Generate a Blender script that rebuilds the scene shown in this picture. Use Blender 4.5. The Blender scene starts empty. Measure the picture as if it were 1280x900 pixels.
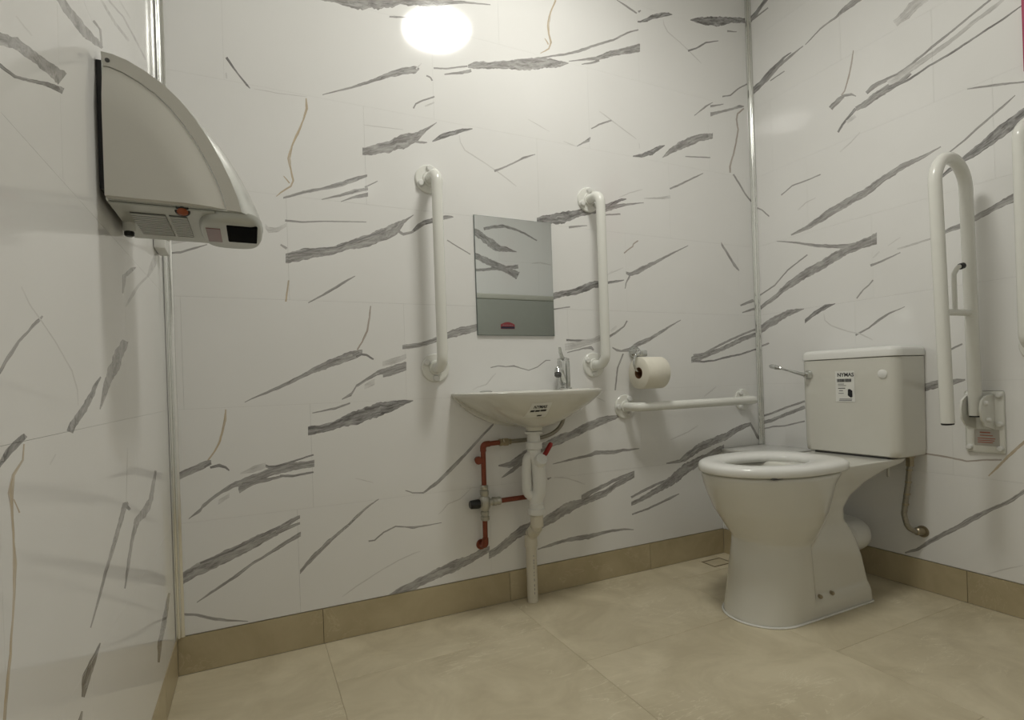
import bpy, bmesh, math, random
from mathutils import Vector, Matrix
from mathutils.geometry import delaunay_2d_cdt
PI = math.pi
S = bpy.context.scene
COL = S.collection
W, LF, HC = 2.18587, 1.76, 2.40        # room width, depth, ceiling height (m); corner of back and right wall at the origin

# ------------------------------------------------------------------ camera
YAW, PITCH, ROLL = 0.448854, -0.0010058, -0.0338224
cam = bpy.data.cameras.new('camera'); cam_ob = bpy.data.objects.new('camera', cam); COL.objects.link(cam_ob)
fw = Vector((math.sin(YAW)*math.cos(PITCH), math.cos(YAW)*math.cos(PITCH), math.sin(PITCH)))
r0 = Vector((math.cos(YAW), -math.sin(YAW), 0)); u0 = r0.cross(fw)
rt = r0*math.cos(ROLL) + u0*math.sin(ROLL); up = -r0*math.sin(ROLL) + u0*math.cos(ROLL)
cam_ob.matrix_world = Matrix(((rt.x, up.x, -fw.x, -1.99157), (rt.y, up.y, -fw.y, -1.6534), (rt.z, up.z, -fw.z, 0.731725), (0, 0, 0, 1)))
cam.sensor_width = 36; cam.lens = 676.6817/1280*36; cam.shift_y = 30/1280; cam.clip_start = 0.01
S.camera = cam_ob
# ------------------------------------------------------------------ world, exposure (the room's lamp is the ceiling light below)
S.view_settings.view_transform = 'Standard'; S.view_settings.look = 'None'
S.view_settings.exposure = 0.0; S.view_settings.gamma = 1; S.view_settings.use_curve_mapping = False
wd = bpy.data.worlds.new('world'); S.world = wd; wd.use_nodes = True
wd.node_tree.nodes['Background'].inputs[0].default_value = (0.5, 0.5, 0.48, 1); wd.node_tree.nodes['Background'].inputs[1].default_value = 0.2
LAMP_POWER = 54.0
LAMP_COLOR = (1.0, 0.985, 0.915, 1)

# ------------------------------------------------------------------ materials
def mat(name, color, rough=0.5, metal=0.0, spec=0.5, coat=0.0, noise=0.0, nscale=30, bump=0.0, bscale=200, emit=None, estr=0):
    m = bpy.data.materials.new(name); m.use_nodes = True
    nt = m.node_tree; b = nt.nodes['Principled BSDF']
    c = tuple(color) + (1,)
    b.inputs['Base Color'].default_value = c; b.inputs['Roughness'].default_value = rough
    b.inputs['Metallic'].default_value = metal; b.inputs['Specular IOR Level'].default_value = spec
    b.inputs['Coat Weight'].default_value = coat; b.inputs['Coat Roughness'].default_value = 0.05
    if emit: b.inputs['Emission Color'].default_value = emit; b.inputs['Emission Strength'].default_value = estr
    tc = nt.nodes.new('ShaderNodeTexCoord')
    if noise:
        n = nt.nodes.new('ShaderNodeTexNoise'); n.inputs['Scale'].default_value = nscale; n.inputs['Detail'].default_value = 4
        nt.links.new(tc.outputs['Object'], n.inputs['Vector'])
        mx = nt.nodes.new('ShaderNodeMix'); mx.data_type = 'RGBA'
        mx.inputs[6].default_value = tuple(x*(1-noise) for x in color)+(1,); mx.inputs[7].default_value = tuple(min(1, x*(1+noise)) for x in color)+(1,)
        nt.links.new(n.outputs['Fac'], mx.inputs[0]); nt.links.new(mx.outputs[2], b.inputs['Base Color'])
    if bump:
        n2 = nt.nodes.new('ShaderNodeTexNoise'); n2.inputs['Scale'].default_value = bscale
        nt.links.new(tc.outputs['Object'], n2.inputs['Vector'])
        bp = nt.nodes.new('ShaderNodeBump'); bp.inputs['Strength'].default_value = bump; bp.inputs['Distance'].default_value = 0.001
        nt.links.new(n2.outputs['Fac'], bp.inputs['Height']); nt.links.new(bp.outputs['Normal'], b.inputs['Normal'])
    return m

def marble_mat():
    m = mat('printed_marble_laminate', (0.76, 0.755, 0.73), rough=0.085, spec=0.5)
    nt = m.node_tree; b = nt.nodes['Principled BSDF']; L = nt.links.new
    at = nt.nodes.new('ShaderNodeAttribute'); at.attribute_name = 'vein'
    uv = nt.nodes.new('ShaderNodeUVMap'); uv.uv_map = 'along'
    mp = nt.nodes.new('ShaderNodeMapping'); mp.inputs['Scale'].default_value = (9, 2.3, 1); L(uv.outputs[0], mp.inputs[0])
    n = nt.nodes.new('ShaderNodeTexNoise'); n.inputs['Scale'].default_value = 2.0; n.inputs['Detail'].default_value = 5; n.inputs['Roughness'].default_value = 0.65
    n.inputs['Distortion'].default_value = 0.6
    L(mp.outputs[0], n.inputs['Vector'])
    mr = nt.nodes.new('ShaderNodeMapRange'); mr.inputs[1].default_value = 0.34; mr.inputs[2].default_value = 0.62; mr.inputs[3].default_value = 0.55; mr.inputs[4].default_value = 1.0
    L(n.outputs['Fac'], mr.inputs[0])
    mu = nt.nodes.new('ShaderNodeMath'); mu.operation = 'MULTIPLY'; L(at.outputs['Alpha'], mu.inputs[0]); L(mr.outputs[0], mu.inputs[1])
    tc = nt.nodes.new('ShaderNodeTexCoord')
    n3 = nt.nodes.new('ShaderNodeTexNoise'); n3.inputs['Scale'].default_value = 3.5; n3.inputs['Detail'].default_value = 5; L(tc.outputs['Object'], n3.inputs['Vector'])
    base = nt.nodes.new('ShaderNodeMix'); base.data_type = 'RGBA'; base.inputs[6].default_value = (0.79, 0.785, 0.765, 1); base.inputs[7].default_value = (0.85, 0.845, 0.83, 1)
    L(n3.outputs['Fac'], base.inputs[0])
    mp2 = nt.nodes.new('ShaderNodeMapping'); mp2.inputs['Scale'].default_value = (14, 9, 1); L(uv.outputs[0], mp2.inputs[0])
    n5 = nt.nodes.new('ShaderNodeTexNoise'); n5.inputs['Scale'].default_value = 1.6; n5.inputs['Detail'].default_value = 6; n5.inputs['Roughness'].default_value = 0.7; n5.inputs['Distortion'].default_value = 1.5; L(mp2.outputs[0], n5.inputs['Vector'])
    r5 = nt.nodes.new('ShaderNodeMapRange'); r5.inputs[1].default_value = 0.36; r5.inputs[2].default_value = 0.64; r5.inputs[3].default_value = 0.35; r5.inputs[4].default_value = 1.75; L(n5.outputs['Fac'], r5.inputs[0])
    vc = nt.nodes.new('ShaderNodeVectorMath'); vc.operation = 'SCALE'; L(at.outputs['Color'], vc.inputs[0]); L(r5.outputs[0], vc.inputs[3])
    mx = nt.nodes.new('ShaderNodeMix'); mx.data_type = 'RGBA'
    L(mu.outputs[0], mx.inputs[0]); L(base.outputs[2], mx.inputs[6]); L(vc.outputs[0], mx.inputs[7]); L(mx.outputs[2], b.inputs['Base Color'])
    return m

def stone_mat(name, c1, c2, c3, rough, streak):
    m = mat(name, c1, rough=rough, spec=0.4)
    nt = m.node_tree; b = nt.nodes['Principled BSDF']; L = nt.links.new
    g = nt.nodes.new('ShaderNodeNewGeometry')
    oi = nt.nodes.new('ShaderNodeObjectInfo')
    ad = nt.nodes.new('ShaderNodeVectorMath'); ad.operation = 'ADD'; L(g.outputs['Position'], ad.inputs[0])
    cb = nt.nodes.new('ShaderNodeVectorMath'); cb.operation = 'SCALE'; cb.inputs[3].default_value = 7.0; L(oi.outputs['Random'], cb.inputs[0]); L(cb.outputs[0], ad.inputs[1])
    n1 = nt.nodes.new('ShaderNodeTexNoise'); n1.inputs['Scale'].default_value = 5.5; n1.inputs['Detail'].default_value = 7; n1.inputs['Roughness'].default_value = 0.62; n1.inputs['Distortion'].default_value = 0.7; L(ad.outputs[0], n1.inputs['Vector'])
    r1 = nt.nodes.new('ShaderNodeMapRange'); r1.inputs[1].default_value = 0.36; r1.inputs[2].default_value = 0.66; L(n1.outputs['Fac'], r1.inputs[0])
    m1 = nt.nodes.new('ShaderNodeMix'); m1.data_type = 'RGBA'; m1.inputs[6].default_value = c1+(1,); m1.inputs[7].default_value = c2+(1,); L(r1.outputs[0], m1.inputs[0])
    mp = nt.nodes.new('ShaderNodeMapping'); mp.inputs['Rotation'].default_value = (0, 0, 0.35); mp.inputs['Scale'].default_value = (1.6, 7, 3); L(ad.outputs[0], mp.inputs[0])
    n2 = nt.nodes.new('ShaderNodeTexNoise'); n2.inputs['Scale'].default_value = 2.4; n2.inputs['Detail'].default_value = 6; n2.inputs['Roughness'].default_value = 0.6; n2.inputs['Distortion'].default_value = 1.2; L(mp.outputs[0], n2.inputs['Vector'])
    a = nt.nodes.new('ShaderNodeMath'); a.operation = 'SUBTRACT'; a.inputs[1].default_value = 0.5; L(n2.outputs['Fac'], a.inputs[0])
    a2 = nt.nodes.new('ShaderNodeMath'); a2.operation = 'ABSOLUTE'; L(a.outputs[0], a2.inputs[0])
    r2 = nt.nodes.new('ShaderNodeMapRange'); r2.inputs[1].default_value = 0.0; r2.inputs[2].default_value = 0.012; r2.inputs[3].default_value = streak; r2.inputs[4].default_value = 0.0; L(a2.outputs[0], r2.inputs[0])
    n4 = nt.nodes.new('ShaderNodeTexNoise'); n4.inputs['Scale'].default_value = 3.0; L(ad.outputs[0], n4.inputs['Vector'])
    r4 = nt.nodes.new('ShaderNodeMapRange'); r4.inputs[1].default_value = 0.5; r4.inputs[2].default_value = 0.62; L(n4.outputs['Fac'], r4.inputs[0])
    mm = nt.nodes.new('ShaderNodeMath'); mm.operation = 'MULTIPLY'; L(r2.outputs[0], mm.inputs[0]); L(r4.outputs[0], mm.inputs[1])
    m2 = nt.nodes.new('ShaderNodeMix'); m2.data_type = 'RGBA'; m2.inputs[7].default_value = c3+(1,); L(m1.outputs[2], m2.inputs[6]); L(mm.outputs[0], m2.inputs[0])
    L(m2.outputs[2], b.inputs['Base Color'])
    nb = nt.nodes.new('ShaderNodeTexNoise'); nb.inputs['Scale'].default_value = 90; nb.inputs['Detail'].default_value = 3; L(ad.outputs[0], nb.inputs['Vector'])
    bp = nt.nodes.new('ShaderNodeBump'); bp.inputs['Strength'].default_value = 0.12; bp.inputs['Distance'].default_value = 0.002
    L(nb.outputs['Fac'], bp.inputs['Height']); L(bp.outputs['Normal'], b.inputs['Normal'])
    return m

def braid_mat():
    m = mat('braided_steel', (0.33, 0.31, 0.26), rough=0.35, metal=0.8)
    nt = m.node_tree; b = nt.nodes['Principled BSDF']; L = nt.links.new
    tc = nt.nodes.new('ShaderNodeTexCoord'); w = nt.nodes.new('ShaderNodeTexWave'); w.inputs['Scale'].default_value = 60; w.bands_direction = 'DIAGONAL'
    L(tc.outputs['Object'], w.inputs['Vector'])
    bp = nt.nodes.new('ShaderNodeBump'); bp.inputs['Strength'].default_value = 0.6; bp.inputs['Distance'].default_value = 0.001
    L(w.outputs['Fac'], bp.inputs['Height']); L(bp.outputs['Normal'], b.inputs['Normal'])
    return m

M = dict(
    marble=marble_mat(),
    grout=mat('pale_grout', (0.55, 0.54, 0.51), rough=0.6, noise=0.1),
    shadow=mat('shadow_gap_brown', (0.09, 0.075, 0.045), rough=0.9, noise=0.1),  # shade of the narrow gaps, painted as a dark brown backing
    floor=stone_mat('beige_stone_floor', (0.52, 0.455, 0.315), (0.66, 0.59, 0.43), (0.84, 0.78, 0.62), 0.40, 0.5),
    skirt=stone_mat('beige_stone_skirting', (0.43, 0.36, 0.225), (0.52, 0.445, 0.29), (0.66, 0.585, 0.41), 0.35, 0.4),
    floor_grout=mat('beige_grout', (0.46, 0.40, 0.28), rough=0.9, noise=0.15),
    plaster=mat('white_plaster', (0.74, 0.73, 0.69), rough=0.9, noise=0.03),
    board=mat('white_board', (0.66, 0.66, 0.63), rough=0.3, noise=0.02),
    ceramic=mat('white_ceramic', (0.70, 0.69, 0.63), rough=0.10, coat=0.4, noise=0.015, nscale=8),
    seat=mat('white_seat_plastic', (0.80, 0.80, 0.77), rough=0.16, noise=0.01),
    paint=mat('white_powder_coat', (0.80, 0.80, 0.75), rough=0.22, noise=0.02, bump=0.03, bscale=400),
    plastic=mat('white_plastic', (0.76, 0.76, 0.73), rough=0.3, noise=0.02),
    ivory=mat('ivory_pipe_plastic', (0.66, 0.62, 0.52), rough=0.4, noise=0.03),
    chrome=mat('chrome', (0.62, 0.63, 0.62), rough=0.09, metal=1.0, noise=0.03),
    trim=mat('polished_aluminium', (0.82, 0.83, 0.81), rough=0.2, metal=1.0, noise=0.03),
    copper=mat('painted_copper', (0.22, 0.058, 0.03), rough=0.35, metal=0.45, noise=0.25, nscale=60),
    brass=mat('dull_brass', (0.36, 0.31, 0.22), rough=0.35, metal=0.8, noise=0.15, nscale=80),
    nickel=mat('dull_nickel', (0.46, 0.45, 0.40), rough=0.32, metal=0.7, noise=0.1, nscale=80),
    braid=braid_mat(),
    hole=mat('nozzle_shade_black', (0.004, 0.004, 0.004), rough=0.9, spec=0.05, noise=0.1),  # shade inside the air opening, painted black on a solid block
    black=mat('black_plastic', (0.006, 0.006, 0.007), rough=0.35, noise=0.1),
    dark=mat('dark_grey_plastic', (0.07, 0.07, 0.068), rough=0.5, noise=0.1),
    dryer=mat('satin_silver_paint', (0.60, 0.585, 0.53), rough=0.28, metal=0.12, noise=0.02, nscale=12),
    cover=mat('brushed_silver_cover', (0.60, 0.61, 0.58), rough=0.24, metal=0.85, noise=0.02, nscale=12),
    under=mat('grey_dryer_underside', (0.50, 0.51, 0.47), rough=0.3, metal=0.2, noise=0.03),
    red=mat('red_plastic', (0.35, 0.015, 0.012), rough=0.35, noise=0.1),
    lens=mat('dull_red_lens', (0.16, 0.045, 0.035), rough=0.2, noise=0.1),
    amber=mat('amber_lens', (0.30, 0.07, 0.02), rough=0.2, noise=0.1),
    mirror=mat('mirror_glass', (0.80, 0.83, 0.83), rough=0.01, metal=1.0),
    medge=mat('mirror_edge', (0.16, 0.19, 0.18), rough=0.3, noise=0.1),
    paper=mat('toilet_paper', (0.80, 0.77, 0.67), rough=0.95, noise=0.04, nscale=80, bump=0.25, bscale=300),
    card=mat('cardboard_core', (0.16, 0.08, 0.035), rough=0.9, noise=0.15),
    sticker=mat('white_sticker', (0.78, 0.78, 0.74), rough=0.5, noise=0.02),
    ink=mat('black_print', (0.015, 0.015, 0.018), rough=0.6, noise=0.1),
    greyink=mat('grey_print', (0.25, 0.25, 0.25), rough=0.6, noise=0.1),
    clearsticker=mat('grey_warning_sticker', (0.52, 0.50, 0.46), rough=0.4, noise=0.05),
    redink=mat('red_print', (0.45, 0.14, 0.09), rough=0.6, noise=0.1),
    crimson=mat('crimson_board', (0.36, 0.004, 0.07), rough=0.45, noise=0.06),
    grey=mat('grey_moulded_plastic', (0.33, 0.345, 0.31), rough=0.45, noise=0.03, bump=0.15, bscale=350),
    greylit=mat('lit_grey_moulded_plastic', (0.50, 0.50, 0.44), rough=0.45, noise=0.03),  # paler copy of the grey: light on the table's top edge, painted in
    blue=mat('navy_print', (0.03, 0.03, 0.06), rough=0.5, noise=0.1),
    badge=mat('red_badge', (0.33, 0.05, 0.06), rough=0.5, noise=0.1),
    water=mat('bowl_shadow_ceramic', (0.70, 0.68, 0.60), rough=0.05, noise=0.01),
    lamp=mat('opal_diffuser', (0.9, 0.9, 0.85), rough=0.4, emit=LAMP_COLOR, estr=LAMP_POWER),
)

# ------------------------------------------------------------------ helpers
def obj(name, bm, m, parent=None, smooth=40):
    me = bpy.data.meshes.new(name)
    bmesh.ops.recalc_face_normals(bm, faces=bm.faces)
    bm.to_mesh(me); bm.free()
    return link(name, me, m, parent, smooth)
def link(name, me, m, parent=None, smooth=40):
    me.materials.append(m)
    if smooth:
        me.polygons.foreach_set('use_smooth', [True]*len(me.polygons)); me.set_sharp_from_angle(angle=math.radians(smooth))
    o = bpy.data.objects.new(name, me); COL.objects.link(o)
    if parent is not None:
        o.parent = parent; o.matrix_parent_inverse = Matrix.Translation(-WORLD[parent.name]); WORLD[o.name] = WORLD[parent.name]*0
    else: WORLD[o.name] = Vector((0, 0, 0))
    return o
WORLD = {}
def thing(name, label, cat, loc, group=None):
    o = bpy.data.objects.new(name, None); o.empty_display_size = 0.05; COL.objects.link(o); o.location = loc
    o['label'] = label; o['category'] = cat; WORLD[o.name] = Vector(loc)
    if group: o['group'] = group
    return o
def tag(o, label, cat, group=None):
    o['label'] = label; o['category'] = cat
    if group: o['group'] = group
    return o
def struct(name, bm, m, parent=None, smooth=0):
    o = obj(name, bm, m, parent, smooth)
    if parent is None: o['kind'] = 'structure'
    return o
def box(bm, x0, x1, y0, y1, z0, z1, bev=0.0, seg=2):
    r = bmesh.ops.create_cube(bm, size=1)
    for v in r['verts']:
        v.co = Vector(((x0+x1)/2+v.co.x*(x1-x0), (y0+y1)/2+v.co.y*(y1-y0), (z0+z1)/2+v.co.z*(z1-z0)))
    if bev:
        es = {e for v in r['verts'] for e in v.link_edges}
        bmesh.ops.bevel(bm, geom=list(es), offset=bev, segments=seg, affect='EDGES', profile=0.5)
    return bm
def newbox(*a, **k): return box(bmesh.new(), *a, **k)
def frame(d):
    d = d.normalized(); a = Vector((0, 0, 1)) if abs(d.z) < 0.9 else Vector((1, 0, 0))
    u = d.cross(a).normalized(); return u, d.cross(u).normalized()
def tube(bm, pts, r, seg=16, caps=True):
    pts = [Vector(p) for p in pts]; n = len(pts); rings = []
    rr = r if isinstance(r, (list, tuple)) else [r]*n
    u = None
    for i, p in enumerate(pts):
        t = (pts[min(i+1, n-1)]-pts[max(i-1, 0)])
        if t.length < 1e-9: t = pts[i]-pts[i-2] if i > 1 else pts[2]-pts[0]
        t.normalize()
        if u is None: u, v = frame(t)
        else:
            u = (u-t*u.dot(t)).normalized(); v = t.cross(u)
        rings.append([bm.verts.new(p+(u*math.cos(2*PI*k/seg)+v*math.sin(2*PI*k/seg))*rr[i]) for k in range(seg)])
    for a, b in zip(rings, rings[1:]):
        for k in range(seg): bm.faces.new((a[k], a[(k+1) % seg], b[(k+1) % seg], b[k]))
    if caps:
        bm.faces.new(rings[0][::-1]); bm.faces.new(rings[-1])
    return bm
def bend(pts, r, n=8):                                   # round the corners of a path
    pts = [Vector(p) for p in pts]; out = [pts[0]]
    for a, b, c in zip(pts, pts[1:], pts[2:]):
        d1 = (a-b).normalized(); d2 = (c-b).normalized(); ang = d1.angle(d2)
        if ang > PI-0.02: out.append(b); continue
        t = min(r/math.tan(ang/2), (a-b).length*0.49, (c-b).length*0.49) if True else 0
        rr = t*math.tan(ang/2); ctr = b+(d1+d2).normalized()*(rr/math.sin(ang/2))
        p0 = b+d1*t; p1 = b+d2*t; v0 = p0-ctr; v1 = p1-ctr; tot = v0.angle(v1)
        for i in range(n+1):
            s = i/n; out.append(ctr+(v0*math.sin((1-s)*tot)+v1*math.sin(s*tot))/math.sin(tot))
    out.append(pts[-1]); return out
def lathe(bm, prof, org, axis=(0, 0, 1), seg=24):         # prof = (radius, along-axis) pairs
    axis = Vector(axis).normalized(); u, v = frame(axis); org = Vector(org); rings = []
    for r, h in prof:
        if r < 1e-6: rings.append([bm.verts.new(org+axis*h)])
        else: rings.append([bm.verts.new(org+axis*h+(u*math.cos(2*PI*k/seg)+v*math.sin(2*PI*k/seg))*r) for k in range(seg)])
    for a, b in zip(rings, rings[1:]):
        for k in range(seg):
            k2 = (k+1) % seg
            if len(a) == 1 and len(b) == 1: continue
            if len(a) == 1: bm.faces.new((a[0], b[k2], b[k]))
            elif len(b) == 1: bm.faces.new((a[k], a[k2], b[0]))
            else: bm.faces.new((a[k], a[k2], b[k2], b[k]))
    for q in (rings[0], rings[-1]):
        if len(q) > 1: bm.faces.new(q)
    return bm
def cyl(p0, p1, r, seg=20, bev=0.0):
    p0 = Vector(p0); p1 = Vector(p1); h = (p1-p0).length; e = min(bev, r*0.6, h*0.45)
    pr = [(0, 0), (r-e, 0), (r, e), (r, h-e), (r-e, h), (0, h)] if e else [(0, 0), (r, 0), (r, h), (0, h)]
    return pr, p0, p1-p0, seg
def newcyl(p0, p1, r, seg=20, bev=0.0): return lathe(bmesh.new(), *cyl(p0, p1, r, seg, bev))
def addcyl(bm, p0, p1, r, seg=20, bev=0.0): return lathe(bm, *cyl(p0, p1, r, seg, bev))
def loft(bm, loops, cap0=True, cap1=True):
    rings = [[bm.verts.new(p) for p in L] for L in loops]; n = len(rings[0])
    for a, b in zip(rings, rings[1:]):
        for k in range(n): bm.faces.new((a[k], a[(k+1) % n], b[(k+1) % n], b[k]))
    if cap0: bm.faces.new(rings[0][::-1])
    if cap1: bm.faces.new(rings[-1])
    return bm
def prism(bm, poly, n, h):                                # poly (3D, planar) extruded by n*h
    n = Vector(n).normalized()*h
    return loft(bm, [[Vector(p) for p in poly], [Vector(p)+n for p in poly]])
def text_mesh(s, size, ox, oy, spacing=1.0):
    """flat lettering as (verts, faces) in 2D, lower left at (ox, oy)"""
    cu = bpy.data.curves.new('lettering', 'FONT'); cu.body = s; cu.size = size; cu.space_character = spacing; cu.offset = size*0.03
    o = bpy.data.objects.new('lettering', cu); COL.objects.link(o)
    dg = bpy.context.evaluated_depsgraph_get(); me = bpy.data.meshes.new_from_object(o.evaluated_get(dg))
    vs = [(v.co.x+ox, v.co.y+oy) for v in me.vertices]; fs = [tuple(p.vertices) for p in me.polygons]
    bpy.data.objects.remove(o); bpy.data.curves.remove(cu); bpy.data.meshes.remove(me)
    return vs, fs
def flat_print(name, items, org, ex, ey, m, parent):
    """flat printed shapes on a plane: items are (verts2d, faces) lists"""
    org, ex, ey = Vector(org), Vector(ex), Vector(ey); V = []; F = []
    for vs, fs in items:
        b = len(V); V += [org+ex*x+ey*y for x, y in vs]; F += [tuple(i+b for i in f) for f in fs]
    me = bpy.data.meshes.new(name); me.from_pydata(V, [], F); me.update()
    o = link(name, me, m, parent, 0)
    if len(items) > 1: o['kind'] = 'stuff'                # lettering too small to pick apart
    return o
def rect2(x0, x1, y0, y1): return [(x0, y0), (x1, y0), (x1, y1), (x0, y1)], [(0, 1, 2, 3)]
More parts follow.
